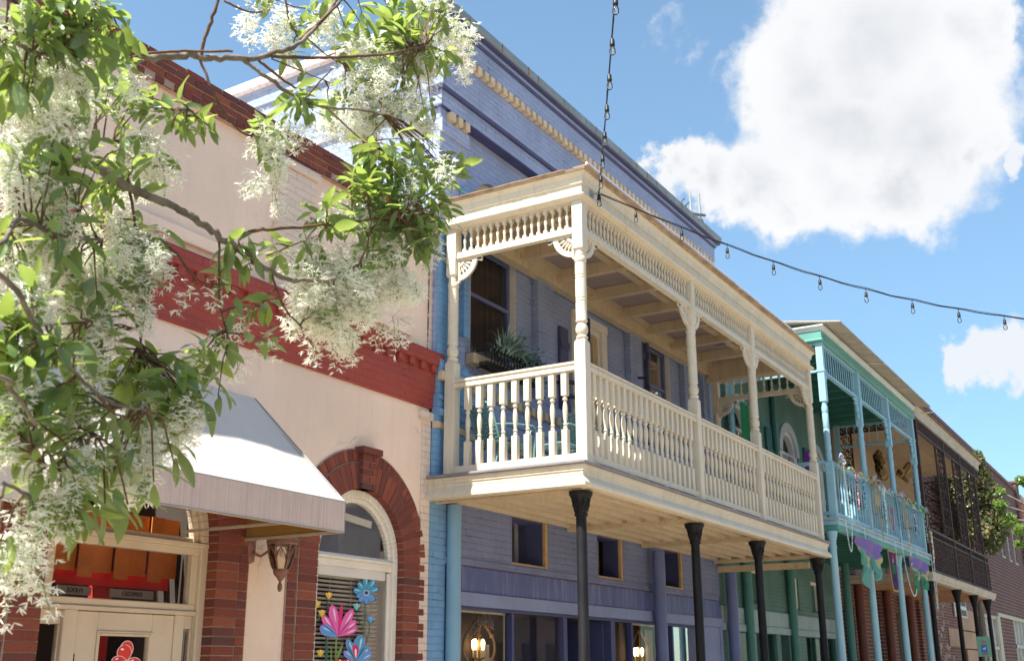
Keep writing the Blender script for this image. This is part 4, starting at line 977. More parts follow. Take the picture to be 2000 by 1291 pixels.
# iron columns under the balcony
def column(x, y):
    b = MB(); b.lathe([(.075, G), (.075, G+.15), (.058, G+.18), (.054, 1.45), (.054, 1.50)], (x, y, 0), 20); o = b.build('column', iron, ba, smooth=40)
    c = MB(); c.lathe([(.058, 1.49), (.068, 1.495), (.07, 1.51), (.062, 1.525), (.066, 1.53), (.075, 1.60), (.095, 1.66), (.118, 1.70), (.122, 1.705), (.122, 1.735), (.10, 1.742), (.01, 1.743)], (x, y, 0), 20)
    for k in range(8):
        a = 2*pi*k/8
        pts = [(x+r*cos(a+t), y+r*sin(a+t), z) for r, z, t in ((.068, 1.54, -.25), (.078, 1.60, -.22), (.092, 1.645, -.1), (.10, 1.665, 0), (.092, 1.645, .1), (.078, 1.60, .22), (.068, 1.54, .25))]
        c.tube(pts, .006, 5)
        c.ball((x+.083*cos(a), y+.083*sin(a), 1.60), .012, 6, 4, 1.6)
    c.build('capital', iron, o, smooth=50); return o
def dpart(o, off):
    c = dup(o, ba, off)
    for k in o.children: g = k.copy(); link(g); g.parent = c
    return c
c0 = column(10.0, 5.19)
for x in (13.03, 15.36, 18.29): dpart(c0, (x-10.0, 0, 0))
b = MB(); b.tube([(10.22, 6.88, G), (10.22, 6.88, 1.755)], .082, 16); b.build('wall_column', bluepipe, ba, smooth=40)
for x in (15.57, 18.62): b = MB(); b.tube([(x, 6.80, G), (x, 6.80, 1.72)], .095, 16); b.build('wall_column', dullpipe, ba, smooth=40)

# ================================================================== things on the balcony
def chair(name, x, y, rz, label):
    t = thing(name, label, 'chair', (x, y, ZD), 'mint green metal chairs on the cream balcony')
    t.rotation_euler.z = 0
    M_ = Matrix.Translation((x, y, ZD)) @ Matrix.Rotation(rz, 4, 'Z')
    T = lambda p: M_ @ Vector(p)
    b = MB()     # local: seat faces -y, back at +y
    fr = [(-.22, .20, .40), (-.24, .25, .55), (-.235, .33, .80), (-.20, .345, .86), (-.13, .35, .885), (.13, .35, .885), (.20, .345, .86), (.235, .33, .80), (.24, .25, .55), (.22, .20, .40)]
    b.tube([T(p) for p in fr], .012, 7); fo = b.build('back_frame', chairm, t, smooth=50)
    b = MB()
    for i in range(11):
        u = -.20+.04*i; b.bar(T((u, .215, .44)), T((u*.98, .342, .86)), .024, .004)
    for j in range(11):
        v = j/10; yy, zz = .215+.127*v, .44+.42*v; b.bar(T((-.225, yy-.003, zz)), T((.225, yy-.003, zz)), .024, .004)
    b.build('lattice_back', chairm, t)
    b = MB(); b.tube([T(p) for p in ((-.22, .2, .42), (-.23, -.22, .43), (-.19, -.25, .43), (.19, -.25, .43), (.23, -.22, .43), (.22, .2, .42), (-.22, .2, .42))], .012, 7)
    for i in range(11): u = -.2+.04*i; b.bar(T((u, -.24, .43)), T((u, .2, .42)), .016, .003)
    for j in range(10): v = -.22+.042*j; b.bar(T((-.22, v, .427)), T((.22, v, .427)), .024, .003)
    b.build('seat', chairm, t)
    for s in (-1, 1):
        b = MB(); b.tube([T((s*.24, .27, .62)), T((s*.27, .05, .64)), T((s*.27, -.2, .64)), T((s*.26, -.24, .60)), T((s*.25, -.22, .3)), T((s*.25, -.26, .012))], .012, 7); b.build('arm', chairm, t, smooth=50)
        b = MB(); b.tube([T((s*.22, .2, .42)), T((s*.24, .27, .2)), T((s*.25, .33, .012))], .012, 7); b.build('leg', chairm, t, smooth=50)
    return t
chair('patio_chair', 11.05, 5.98, radians(-100), 'mint green lattice chair with its rounded back to the railing, beside the round table')
chair('patio_chair', 10.66, 6.48, radians(62), 'mint green lattice chair standing askew near the purple wall')
t = thing('patio_table', 'round mint green slatted table on the cream balcony', 'table', (12.0, 6.05, ZD))
b = MB(); b.tube([(12.0+.5*cos(a*pi/18), 6.05+.5*sin(a*pi/18), ZD+.72) for a in range(37)], .016, 8)
for i in range(19):
    u = -.46+.0511*i; l = sqrt(.5**2-u*u); b.bar((12.0+u*.7-l*.7, 6.05+u*.7+l*.7, ZD+.72), (12.0+u*.7+l*.7, 6.05+u*.7-l*.7, ZD+.72), .022, .006)
b.build('table_top', chairm, t)
for a in (0, 2.1, 4.2): b = MB(); b.tube([(12+.38*cos(a), 6.05+.38*sin(a), ZD+.71), (12+.3*cos(a), 6.05+.3*sin(a), ZD+.4), (12+.42*cos(a), 6.05+.42*sin(a), ZD+.012)], .014, 7); b.build('leg', chairm, t)
# iron window basket and its two plants
BXC, BYC = 11.20, 6.70
t = thing('window_basket', 'black scrolled iron basket on the sill of the upstairs sash window', 'planter', (BXC, 6.8, 3.5))
b = MB()
for z, o in ((3.62, .20), (3.42, .16)):
    b.tube([(10.62, 6.86, z), (10.62, 6.86-o, z), (11.78, 6.86-o, z), (11.78, 6.86, z)], .010, 6)
for i in range(17):
    x = 10.62+1.16*i/16
    b.tube([(x, 6.66, 3.70), (x-.015, 6.645, 3.69), (x, 6.63, 3.66), (x, 6.66, 3.60), (x, 6.64, 3.52), (x, 6.66, 3.46), (x+.0, 6.70, 3.42), (x+.02, 6.72, 3.44), (x, 6.74, 3.45)], .009, 5)
    b.tube([(x+.035+.022*cos(k), 6.68, 3.45+.022*sin(k)) for k in np.linspace(0, 5.6, 10)], .0045, 5)
for y in (6.7, 6.78): b.bar((10.62, y, 3.42), (11.78, y, 3.42), .01)
b.build('basket', iron, t)
b = MB(); b.box(10.66, 11.74, 6.73, 6.85, 3.43, 3.50); b.build('liner', mat('coir_liner', (.07, .05, .035), .9, .3, 20, .5), t)
def strap_plant(name, cx, cy, cz, n, L, cols, label, seed, wid=.02, spread=.5, x_sp=.2):
    rg = random.Random(seed); b = MB()
    for i in range(n):
        a = rg.uniform(pi*.9, pi*2.1); l = L*rg.uniform(.6, 1.1); x0 = cx+rg.uniform(-x_sp, x_sp); el = rg.uniform(.5, 1.35); w_ = wid*rg.uniform(.7, 1.2)
        p = Vector((x0, cy, cz)); d = Vector((cos(a)*cos(el), sin(a)*cos(el)*spread, sin(el))); side = d.cross(Vector((0, 0, 1))).normalized(); vs = []; k = 7; b.col = rg.choice(cols)
        for j in range(k+1):
            u = j/k; ww = w_*(1-u*.85)*.5; vs += [tuple(p-side*ww), tuple(p+side*ww)]
            p = p+d*(l/k); d = (d+Vector((0, 0, -.33*(.4+u)))).normalized()
        b.add(vs, [(2*j, 2*j+1, 2*j+3, 2*j+2) for j in range(k)])
    return tag(b.build(name, vcolmat('leaf_cloth', .45, .25) if 'plantv' not in MATS else MATS['plantv']), label, 'plant')
o = strap_plant('spider_plant', 11.10, 6.70, 3.60, 150, .46, [(.20, .33, .26), (.30, .44, .38), (.50, .60, .54), (.12, .22, .16)], 'pale striped spider plant spilling from the iron window basket', 5, .034, .9, .24)
MATS['plantv'] = o.data.materials[0]
b = MB(); rg = random.Random(8)
for i in range(420):
    x = 11.58+rg.gauss(0, .17); y = 6.70+rg.gauss(0, .06); z = 3.62+rg.gauss(0, .10); b.col = rg.choice([(.10, .19, .15), (.16, .27, .22), (.07, .13, .10)]); s_ = rg.uniform(.02, .04); a = rg.uniform(0, 6.3); e = rg.uniform(-.8, .6)
    d = Vector((cos(a)*cos(e), sin(a)*cos(e), sin(e)))*s_; q = d.cross(Vector((rg.random(), rg.random(), rg.random()))).normalized()*s_*.6; p = Vector((x, y, z))
    b.poly([p-d, p+q*.8, p+d*1.3, p-q*.8])
tag(b.build('ivy_plant', MATS['plantv']), 'blue green ivy bush at the right end of the iron window basket', 'plant')

# ================================================================== rope light, hook, string lights, antenna
b = MB(); b.tube([(9.82, 4.945, 5.262), (13.0, 4.94, 5.268), (17.2, 4.945, 5.266)], .016, 8)
t = tag(b.build('rope_light', mat('pale_tube', (.7, .74, .95), .25, .1, 4), None, smooth=40), 'thin pale rope light lying along the front roof edge of the cream balcony', 'rope light')
for i in range(16): b = MB(); b.box(9.95+i*.46, 9.97+i*.46, 4.93, 4.955, 5.272, 5.282); b.build('clip', mat('chrome_clip', (.9, .9, .92), .1, metal=1.), t)
HK = Vector((10.14, 4.96, 5.03))
t = thing('wall_hook', 'galvanised eye hook plate near the roof corner of the cream balcony', 'hook', (10.13, 5.04, 5.03))
b = MB(); b.v = []; b.lathe([(.004, 0), (.05, 0), (.05, .008), (.04, .014), (.004, .014)], (0, 0, 0), 20); b.v = [(10.13+x, 5.05-z, 5.03+y) for x, y, z in b.v]; b.build('plate', steel, t)
b = MB(); b.tube([(10.13, 5.04, 5.03), (10.135, 4.99, 5.03), (10.14, 4.965, 5.05), (10.16, 4.95, 5.03), (10.14, 4.965, 5.01), (10.125, 4.985, 5.02)], .005, 6); b.build('eye', steel, t)
def bulb_at(t, p, drop, k=1., tilt=(0, 0)):
    p = Vector(p); b = MB()
    b.tube([p, p+Vector((tilt[0]*drop, tilt[1]*drop, -drop))], .004, 5)
    q = p+Vector((tilt[0]*drop, tilt[1]*drop, -drop))
    b.lathe([(.003, .009), (.011, .008), (.014, 0), (.015, -.022), (.016, -.024), (.016, -.039), (.014, -.042), (.003, -.042)], (0, 0, 0), 10); b.v[-80:] = [tuple(q+Vector(v)*k) for v in b.v[-80:]]
    h = b.build('lamp_holder', blk, t, smooth=40)
    g = MB(); g.lathe([(.010, -.041), (.014, -.05), (.019, -.066), (.021, -.08), (.018, -.093), (.008, -.101), (.002, -.102)], (0, 0, 0), 12); g.v = [tuple(q+Vector(v)*k) for v in g.v]; g.build('glass_bulb', clearglass, h, smooth=60)
    f = MB(); f.tube([q+Vector((0, 0, -.042*k)), q+Vector((0, 0, -.07*k))], .004, 5); f.build('filament', mat('warm_filament', (.7, .55, .3), .4), h)
E1 = ray(1203, -60)*(8.0/FPX); E1 = E1+(E1-HK)*.6
t = thing('string_light', 'string of clear bulbs rising steeply from the balcony corner over the street', 'string light', HK)
n = 24; pts = [HK+(E1-HK)*(i/n)+Vector((0, 0, -.10*sin(pi*i/n))) for i in range(n+1)]
b = MB(); b.tube(pts, .0065, 6); b.tube([p+Vector((.006*sin(i*2.1), .006*cos(i*2.1), .008)) for i, p in enumerate(pts)], .004, 5); b.build('cable', blk, t, smooth=60)
def along(pts, s):
    for p, q in zip(pts, pts[1:]):
        l = (q-p).length
        if s <= l: return p+(q-p)*(s/l)
        s -= l
    return pts[-1]
for k in range(9): bulb_at(t, along(pts, .02+k*.595), .035, 1.3)
b = MB(); b.tube([HK, HK+Vector((.02, -.01, -.08)), HK+Vector((-.01, .0, -.13))], .004, 5); b.tube([HK+Vector((0, 0, .02)), HK+Vector((-.03, 0, -.03)), HK+Vector((-.05, 0, -.10))], .004, 5); b.build('loose_end', blk, t)
E2 = ray(2140, 640)*(12.6/FPX)
t = thing('string_light', 'string of hanging clear bulbs crossing the sky to the right of the cream balcony', 'string light', HK+Vector((.04, 0, 0)))
n = 40; sg = .32; A = HK+Vector((.04, 0, 0)); pts = [A+(E2-A)*(i/n)+Vector((0, 0, -sg*sin(pi*i/n)**1.0*(.9+.1*sin(i*1.7)*.2))) for i in range(n+1)]
b = MB(); b.tube(pts, .006, 6); b.tube([p+Vector((0, 0, .012+.004*sin(i*1.3))) for i, p in enumerate(pts)], .0035, 5); b.build('cable', blk, t, smooth=60)
L2 = sum((q-p).length for p, q in zip(pts, pts[1:]))
for k in range(12): bulb_at(t, along(pts, .42+k*.545), .05, 1.12, tilt=(.12*sin(k*2), 0))
AX, AYY, AZ = 17.95, 6.80, 7.79
t = thing('antenna', 'twin rod antenna on a bent grey bracket above the purple parapet', 'antenna', (AX, AYY, AZ))
b = MB(); b.tube([(AX-.35, AYY+.3, AZ-.02), (AX-.30, AYY, AZ+.10), (AX-.28, AYY, AZ+.16)], .022, 8); b.tube([(AX-.42, AYY, AZ+.10), (AX+.42, AYY, AZ+.36)], .028, 8); b.tube([(AX-.25, AYY, AZ+.12), (AX-.1, AYY-.05, AZ-.02), (AX+.15, AYY-.05, AZ+.08), (AX+.2, AYY, AZ+.25)], .010, 6); b.build('bracket', mat('weathered_steel', (.12, .13, .12), .5, .2, 10), t)
for dx, dz in ((-.27, .14), (.18, .29)):
    b = MB(); b.tube([(AX+dx, AYY, AZ+dz), (AX+dx, AYY, AZ+dz+.16)], .024, 8); b.tube([(AX+dx, AYY, AZ+dz+.16), (AX+dx, AYY, AZ+dz+.42)], .018, 8); b.build('rod', mat('grey_rod', (.42, .41, .38), .4), t)
for i, (dx, l) in enumerate(((-1.15, .2), (-.95, .2))): b = MB(); b.tube([(AX+dx, AYY-.15, AZ-.02), (AX+dx+.10, AYY-.15, AZ+.09), (AX+dx+.2, AYY-.15, AZ+.15)], .016, 6); b.build('peg', MATS['weathered_steel'], t)
b = MB(); b.box(AX+.12, AX+.25, AYY-.02, AYY+.1, AZ, AZ+.12); b.tube([(AX+.22, AYY, AZ), (AX+.27, AYY, AZ+.2), (AX+.38, AYY, AZ+.02)], .025, 6); b.build('cable_box', mat('faded_red_box', (.35, .2, .18), .6), t)

def aty(px, py, y): d = ray(px, py); return d*(y/d.y)
# ================================================================== teal building
tb = thing('teal_building', 'teal painted brick building with white arched windows between the purple one and the iron gallery', 'building', (22, 9, G))
TX0, TX1 = 18.46, 25.9
b = MB(); yb = 7.3
TWN = [(20.07, 20.75), (22.38, 22.98), (23.86, 24.5)]
xs = TX0
for x0, x1 in TWN: b.box(xs, x0, 6.955, yb, 1.06, 2.3); b.box(x0, x1, 6.955, yb, 1.06, 1.18); b.box(x0, x1, 6.955, yb, 1.80, 2.3); xs = x1
b.box(xs, TX1, 6.955, yb, 1.06, 2.3)
ARW = [(20.05, .62), (23.05, .62), (25.15, .5)]
xs = TX0
for cx, r in ARW:
    b.box(xs, cx-r, 6.955, yb, 2.3, 4.4); b.box(cx-r, cx+r, 6.955, yb, 2.3, 2.6); archwall(b, xs, cx+r, 6.3, cx, r, 4.4, 6.955, yb); xs = cx+r
b.box(xs, TX1, 6.955, yb, 2.3, 6.3)
b.box(TX0, TX1, 7.3, 20, 6.2, 6.3); b.box(TX1-.3, TX1, 7.3, 20, G, 6.2)
b.box(TX0, 18.98, 6.955, yb, G, .66); b.box(21.35, 21.6, 6.955, yb, G, .66); b.box(22.2, 22.75, 6.99, yb, G, .66); b.box(22.75, 23.25, 6.955, yb, G, .66); b.box(25.4, TX1, 6.955, yb, G, .66)
b.build('wall', teal, tb)
for x0, x1 in TWN:
    b = MB(); b.box(x0, x1, 6.99, 7.06, 1.74, 1.80); b.box(x1-.09, x1, 6.99, 7.06, 1.18, 1.74); f = b.build('small_window', white_trim, tb)
    b = MB(); b.box(x0, x1-.09, 7.05, 7.10, 1.18, 1.74); b.build('shutter', teal_dark, f)
    b = MB(); b.box(x0-.03, x1+.03, 6.94, 7.0, 1.155, 1.18); b.build('sill', mat('brown_sill', (.12, .08, .06), .7), f)
for cx, r in ARW:
    b = MB(); archband(b, cx, 4.4, r-.14, r+.05, 6.93, 7.1, 20); f = b.build('arched_window', mat('pale_lilac_trim', (.55, .60, .62), .6, .06, 3), tb)
    b = MB(); archband(b, cx, 4.4, r-.22, r-.14, 6.98, 7.1, 20)
    for s in (-1, 1): xa, xb = sorted((cx+s*(r-.22), cx+s*(r-.0))); b.box(xa, xb, 6.98, 7.1, 2.6, 4.4)
    b.box(cx-r+.22, cx+r-.22, 6.99, 7.1, 4.36, 4.42); b.box(cx-.03, cx+.03, 7.0, 7.1, 2.6, 4.36); b.box(cx-r, cx+r, 6.97, 7.1, 3.62, 3.74); b.build('frame', white_trim, f)
    b = MB(); halfdisc(b, cx, 4.4, r-.2, 7.08, 2.6); b.build('pane', glass, f)
    b = MB(); b.box(cx-r, cx+r, 7.2, 7.22, 2.6, 5.2); b.build('blind', mat('pale_grey_blind', (.45, .48, .5), .8), f)
b = MB(); b.box(TX0, TX1, 6.93, 7.2, .785, 1.06); b.build('sign_board', teal_board, tb, bevel=.004)
b = MB(); b.box(TX0-.1, TX1, 6.90, 7.2, .655, .78); b.build('lintel_board', teal_board, tb, bevel=.004)
b = MB()
for x in (19.0, 20.0, 20.15, 21.32, 23.3, 24.0, 24.6, 25.36): b.box(x, x+.06, 7.0, 7.08, G, .655)
sf = b.build('shop_front_frame', teal_dark, tb)
for x0, x1 in ((19.06, 20.0), (20.21, 21.32), (23.36, 24.6), (24.66, 25.36)): b = MB(); b.poly([(x0, 7.04, G), (x1, 7.04, G), (x1, 7.04, .655), (x0, 7.04, .655)]); b.build('shop_pane', glass, sf)
b = MB(); b.box(18.8, 25.8, 9.5, 9.6, G, 2); b.box(18.8, 25.8, 7.4, 9.5, 1.05, 1.1); b.box(18.8, 25.8, 8.0, 8.05, 2.4, 6); b.build('room_backdrop', interior_m, tb)
b = MB(); b.box(19.2, 19.75, 7.5, 7.55, G, .6); b.box(23.45, 23.7, 7.5, 7.55, G, .6); b.box(20.6, 21.2, 7.8, 7.85, G, .2); b.build('shop_blind', mat('tan_blind', (.62, .45, .28), .8, .1, 5), tb)
for x0, x1 in ((21.45, 21.78), (24.05, 24.5)):
    b = MB(); b.box(x0, x1, 6.90, 6.96, 2.5, 4.7)
    for z in (3.0, 3.6, 4.2): b.box(x0-.02, x1+.02, 6.885, 6.90, z, z+.06)
    b.build('tall_shutter', teal_dark, tb)
b = MB(); b.tube([(21.95, 6.90, 2.5), (21.95, 6.90, 6.0)], .05, 10); b.build('wall_pipe', teal_dark, tb)

# teal balcony
tl = thing('teal_balcony', 'teal and sky blue balcony with a tin roof, hung with beads and purple swags', 'balcony', (22.8, 6, 2.4))
QX0, QX1, QY = 19.06, 26.62, 5.02
TY1 = 6.94
b = MB(); b.sweep([(QX0, TY1), (QX0, QY), (QX1, QY), (QX1, TY1)], [(-.2, 2.44), (.05, 2.44), (.05, 2.485), (-.2, 2.485)]); b.box(QX0+.2, QX1-.2, QY+.2, TY1, 2.45, 2.48); b.build('deck', mat('pale_teal_deck', (.42, .52, .52), .6, .1, 4), tl)
b = MB(); b.sweep([(QX0, TY1), (QX0, QY), (QX1, QY), (QX1, TY1)], [(-.05, 2.36), (.03, 2.36), (.03, 2.38), (.02, 2.44), (-.05, 2.44)]); b.build('upper_fascia', skyblue, tl)
b = MB(); b.sweep([(QX0, TY1), (QX0, QY), (QX1, QY), (QX1, TY1)], [(-.05, 2.245), (.005, 2.245), (.03, 2.26), (.03, 2.275), (.005, 2.29), (.005, 2.36), (-.05, 2.36)]); b.build('lower_fascia', teal_flat, tl)
b = MB(); b.box(QX0, QX1, QY+.05, TY1, 2.40, 2.43)
x = QX0+.3
while x < QX1: b.box(x, x+.07, QY+.05, TY1, 2.26, 2.40); x += .5
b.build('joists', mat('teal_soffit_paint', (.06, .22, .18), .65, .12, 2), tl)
QP = [19.17, 21.63, 24.04, 26.5]; QYP = 5.09
def tpost(x, y):
    b = MB(); h = .06
    b.box(x-h, x+h, y-h, y+h, 2.485, 3.45); b.box(x-h, x+h, y-h, y+h, 4.52, 5.62); b.box(x-h-.012, x+h+.012, y-h-.012, y+h+.012, 5.06, 5.10)
    b.lathe([(.045, 3.45), (.056, 3.47), (.056, 3.60), (.045, 3.62), (.054, 3.65), (.056, 3.72), (.048, 3.76), (.053, 3.78), (.053, 4.02), (.048, 4.03), (.053, 4.04), (.053, 4.3), (.048, 4.31), (.055, 4.33), (.055, 4.42), (.046, 4.45), (.05, 4.52)], (x, y, 0), 14)
    return b
p = tpost(QP[0], QYP).build('post', skyblue, tl, smooth=35)
for x in QP[1:]: dup(p, tl, (x-QP[0], 0, 0))
dup(p, tl, (0, 6.8-QYP, 0)); dup(p, tl, (QP[3]-QP[0], 6.8-QYP, 0))
TR = [(QP[i]+.06, QP[i+1]-.06) for i in range(3)]; TRY = (QYP+.06, 6.74)
for name, z0, z1, w_, m in (('hand_rail', 3.42, 3.475, .05, skyblue), ('bottom_rail', 2.54, 2.6, .03, skyblue), ('frieze_rail', 5.06, 5.10, .035, skyblue), ('frieze_plate', 5.56, 5.6, .035, skyblue)):
    for x0, x1 in TR: b = MB(); b.box(x0, x1, QYP-w_, QYP+w_, z0, z1); b.build(name, m, tl)
    for x in (QP[0], QP[3]): b = MB(); b.box(x-w_, x+w_, *TRY, z0, z1); b.build(name, m, tl)
def tbal(x, y):
    b = MB(); h = .015; b.box(x-h, x+h, y-h, y+h, 2.6, 2.86); b.box(x-h, x+h, y-h, y+h, 3.2, 3.42)
    b.lathe([(.014, 2.86), (.009, 2.88), (.015, 2.9), (.009, 2.93), (.015, 3.0), (.016, 3.06), (.010, 3.13), (.015, 3.16), (.014, 3.2)], (x, y, 0), 8); return b
tp = [(x, QYP) for x0, x1 in TR for x in spaced(x0, x1, .19)]+[(QP[0], y) for y in spaced(*TRY, .13)]
tp = tp[:100]; q = tbal(*tp[0]).build('baluster', skyblue, tl, smooth=35)
for x, y in tp[1:]: dup(q, tl, (x-tp[0][0], y-tp[0][1], 0))
fp = [(x, QYP) for x0, x1 in TR for x in spaced(x0, x1, .155)]+[(x_, y) for x_ in (QP[0], QP[3]) for y in spaced(*TRY, .17)]
b = MB(); x, y = fp[0]; b.box(x-.016, x+.016, y-.006, y+.006, 5.10, 5.56); q = b.build('frieze_slat', skyblue, tl)
for x, y in fp[1:100]: dup(q, tl, (x-fp[0][0], y-fp[0][1], 0))
def tbr(x, y, dx):
    b = MB(); t = .03
    for z0, z1, l in ((5.0, 5.06, .26), (4.92, 5.0, .17), (4.78, 4.92, .11), (4.66, 4.78, .07)): xa, xb = sorted((x, x+dx*l)); b.box(xa, xb, y-t, y+t, z0, z1)
    return b.build('corner_bracket', skyblue, tl, bevel=.02)
for i, x in enumerate(QP):
    if i: tbr(x-.06, QYP, -1)
    if i < 3: tbr(x+.06, QYP, 1)
te = [(QX0+.02, TY1), (QX0+.02, QY), (QX1, QY), (QX1, TY1)]
b = MB(); b.sweep(te, [(-.12, 5.6), (.0, 5.6), (.03, 5.62), (.03, 5.64), (.005, 5.66), (.005, 5.80), (-.12, 5.80)]); b.build('roof_fascia', teal_flat, tl)
b = MB(); b.sweep(te, [(-.12, 5.80), (.015, 5.80), (.02, 5.83), (.05, 5.86), (.06, 5.875), (.06, 5.90), (-.12, 5.90)]); b.build('gutter', mat('pale_gutter', (.66, .75, .76), .5, .06, 2), tl)
b = MB(); x = QX0-.02; rg = random.Random(9)
while x < QX1+.25: L = .84; b.prism([(4.655, 5.895+rg.uniform(-.004, .006)), (TY1, 6.25), (TY1, 6.27), (4.655, 5.915)], 'x', x+.005, min(x+L, QX1+.27)-.005); x += L; b.box(x-.012, x+.012, 4.66, 5.03, 5.888, 5.8945)
b.build('tin_roof', roof_tin, tl)
b = MB(); b.box(QX0+.14, QX1-.12, QY+.14, TY1, 5.82, 5.85)
x = QX0+.5
while x < QX1-.1: b.box(x-.03, x+.03, QY+.14, TY1, 5.68, 5.82); x += .62
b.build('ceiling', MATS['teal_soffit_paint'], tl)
b = MB(); b.lathe([(.075, G), (.068, G+.2), (.062, 1.95), (.07, 1.97), (.07, 2.0), (.062, 2.02), (.066, 2.08), (.085, 2.16), (.10, 2.235), (.10, 2.246), (.01, 2.247)], (19.03, 5.12, 0), 16); q = b.build('column', skyblue, tl, smooth=40)
for x in (21.46, 23.88, 26.22): dup(q, tl, (x-19.03, 0, 0))
for x in (19.62, 22.18): b = MB(); b.tube([(x, 6.86, G), (x, 6.86, 2.26)], .085, 14); b.build('wall_column', mat('teal_pipe', (.08, .25, .215), .42, .06, 2), tl, smooth=40)
b = MB(); b.tube([(25.2, 6.55, G), (25.2, 6.55, 2.26)], .085, 14); b.build('wall_column', MATS['teal_pipe'], tl, smooth=40)

# ------------------------------------------------------------------ party decorations on the teal balcony
PUR, YEL, GRN, TUR = (.40, .26, .66), (.74, .68, .32), (.10, .42, .26), (.20, .56, .50)
def swag(name, xa, xb, zt, h, y, label, seed, lowc):
    rg = random.Random(seed); b = MB(); nu, nv = 36, 14; V = []
    for j in range(nv+1):
        for i in range(nu+1):
            u, v = i/nu, j/nv; k = (u*2) % 1.0 if u < 1 else 1.0; sc_ = .35+.65*sin(pi*k) if 0 < k < 1 else .35
            sk = sin(pi*k) if 0 < k < 1 else 0.; tip = 1+(.42 if u < .5 else .12)*v*v*math.exp(-((k-.55)/.17)**2)
            x = xa+(xb-xa)*(.5+(u-.5)*(1-.16*v))+.03*v*sin(u*23+seed)
            z = zt-h*.78*v*(.42+.58*sk**.8)*tip
            V.append((x, y-.06+.055*sin(u*46+2*sin(v*3+seed))*(.15+v)+.04*sin(v*5+u*9), z))
    F = []; C = []
    for j in range(nv):
        for i in range(nu): F.append((j*(nu+1)+i, j*(nu+1)+i+1, (j+1)*(nu+1)+i+1, (j+1)*(nu+1)+i)); C.append(PUR if j < nv*.46 else YEL if j < nv*.68 else lowc)
    b.add(V, F); b.c = C
    return tag(b.build(name, cloth_v, None, smooth=80), label, 'swag', 'purple gold and green swags under the teal balcony')
swag('cloth_swag', 19.95, 21.6, 2.25, .80, 4.99, 'larger purple yellow and turquoise cloth swag under the left bay of the teal balcony', 1, TUR)
swag('cloth_swag', 24.15, 25.75, 2.25, .72, 4.99, 'smaller purple yellow and green cloth swag under the right end of the teal balcony', 4, GRN)
b = MB(); A = aty(1728, 1072, 4.99); xw = .42
def bq(x0, x1, z0, z1, c, y): b.col = c; b.poly([(x0, y, z0), (x1, y, z0), (x1, y, z1), (x0, y, z1)])
bx = 22.45; zt = 2.24
b.col = (.75, .6, .08); b.prism([(bx, zt), (bx+.62, zt), (bx+.66, zt-.62), (bx+.60, zt-.78), (bx+.18, zt-.78), (bx+.10, zt-.58)], 'y', 4.985, 4.99)
b.col = (.10, .015, .22); b.prism([(bx+.03, zt-.03), (bx+.59, zt-.03), (bx+.625, zt-.61), (bx+.58, zt-.75), (bx+.21, zt-.75), (bx+.135, zt-.57)], 'y', 4.981, 4.984)
for cx, cz, rx, rz, c in ((.36, -.36, .13, .13, (.03, .25, .10)), (.34, -.20, .06, .07, (.75, .42, .32)), (.30, -.11, .05, .06, (.45, .04, .12)), (.41, -.12, .05, .06, (.55, .05, .15)), (.30, -.52, .04, .10, (.05, .02, .10)), (.43, -.52, .04, .10, (.05, .02, .10)), (.23, -.34, .03, .09, (.03, .22, .1)), (.49, -.34, .03, .09, (.03, .22, .1))):
    b.col = c; b.prism([(bx+cx+rx*cos(a*pi/7), zt+cz+rz*sin(a*pi/7)) for a in range(14)], 'y', 4.977, 4.980)
tag(b.build('festival_banner', cloth_v), 'purple gold edged pennant with a small green figure between the two swags', 'banner')
# beads, ribbons and bows on the rail
def ribbon(pts, w, c, name, label, group, y=None, m=None):
    b = MB(); b.col = c; P = [Vector(p) for p in pts]
    for i, (p, q) in enumerate(zip(P, P[1:])):
        ww = w*(1-.3*i/len(P)); s_ = Vector((ww, .012*(-1)**i, 0)); b.poly([p-s_, p+s_, q+s_*.95, q-s_*.95])
    return tag(b.build(name, cloth_v), label, 'ribbon', group)
def beads(pts, r, cols, name, label, seed, step=.035):
    rg = random.Random(seed); b = MB(); P = [Vector(p) for p in pts]; L = sum((q-p).length for p, q in zip(P, P[1:])); s_ = 0
    while s_ < L: b.col = rg.choice(cols); b.ball(along(P, s_), r*rg.uniform(.8, 1.2), 6, 4); s_ += step
    return tag(b.build(name, vcolmat('glossy_beads', .2) if 'gb' not in MATS else MATS['gb']), label, 'beads', 'bead strings on the teal balcony')
GOLD, SILV, GREEN, BLUE, REDB, WHT = (.55, .36, .06), (.55, .55, .56), (.02, .22, .09), (.04, .16, .42), (.45, .02, .08), (.78, .78, .80)
yr = 4.97
def wavy(x0, x1, z, amp, n, ph=0.): return [(x0+(x1-x0)*i/n, yr-.01*(i % 2), z+amp*sin(i*1.3+ph)) for i in range(n+1)]
o = beads(wavy(19.3, 21.5, 3.44, .05, 16), .022, [GOLD, GOLD, SILV, GREEN], 'rail_garland', 'gold tinsel garland wound along the left part of the teal railing', 1, .03); MATS['gb'] = o.data.materials[0]
beads(wavy(21.7, 23.9, 3.44, .05, 16, 1), .022, [GOLD, SILV, BLUE], 'rail_garland', 'gold and silver garland wound along the middle of the teal railing', 2, .035)
beads(wavy(24.1, 26.45, 3.45, .06, 16, 2), .025, [GREEN, (.02, .3, .14), GOLD], 'rail_garland', 'green tinsel garland wound along the right part of the teal railing', 3, .03)
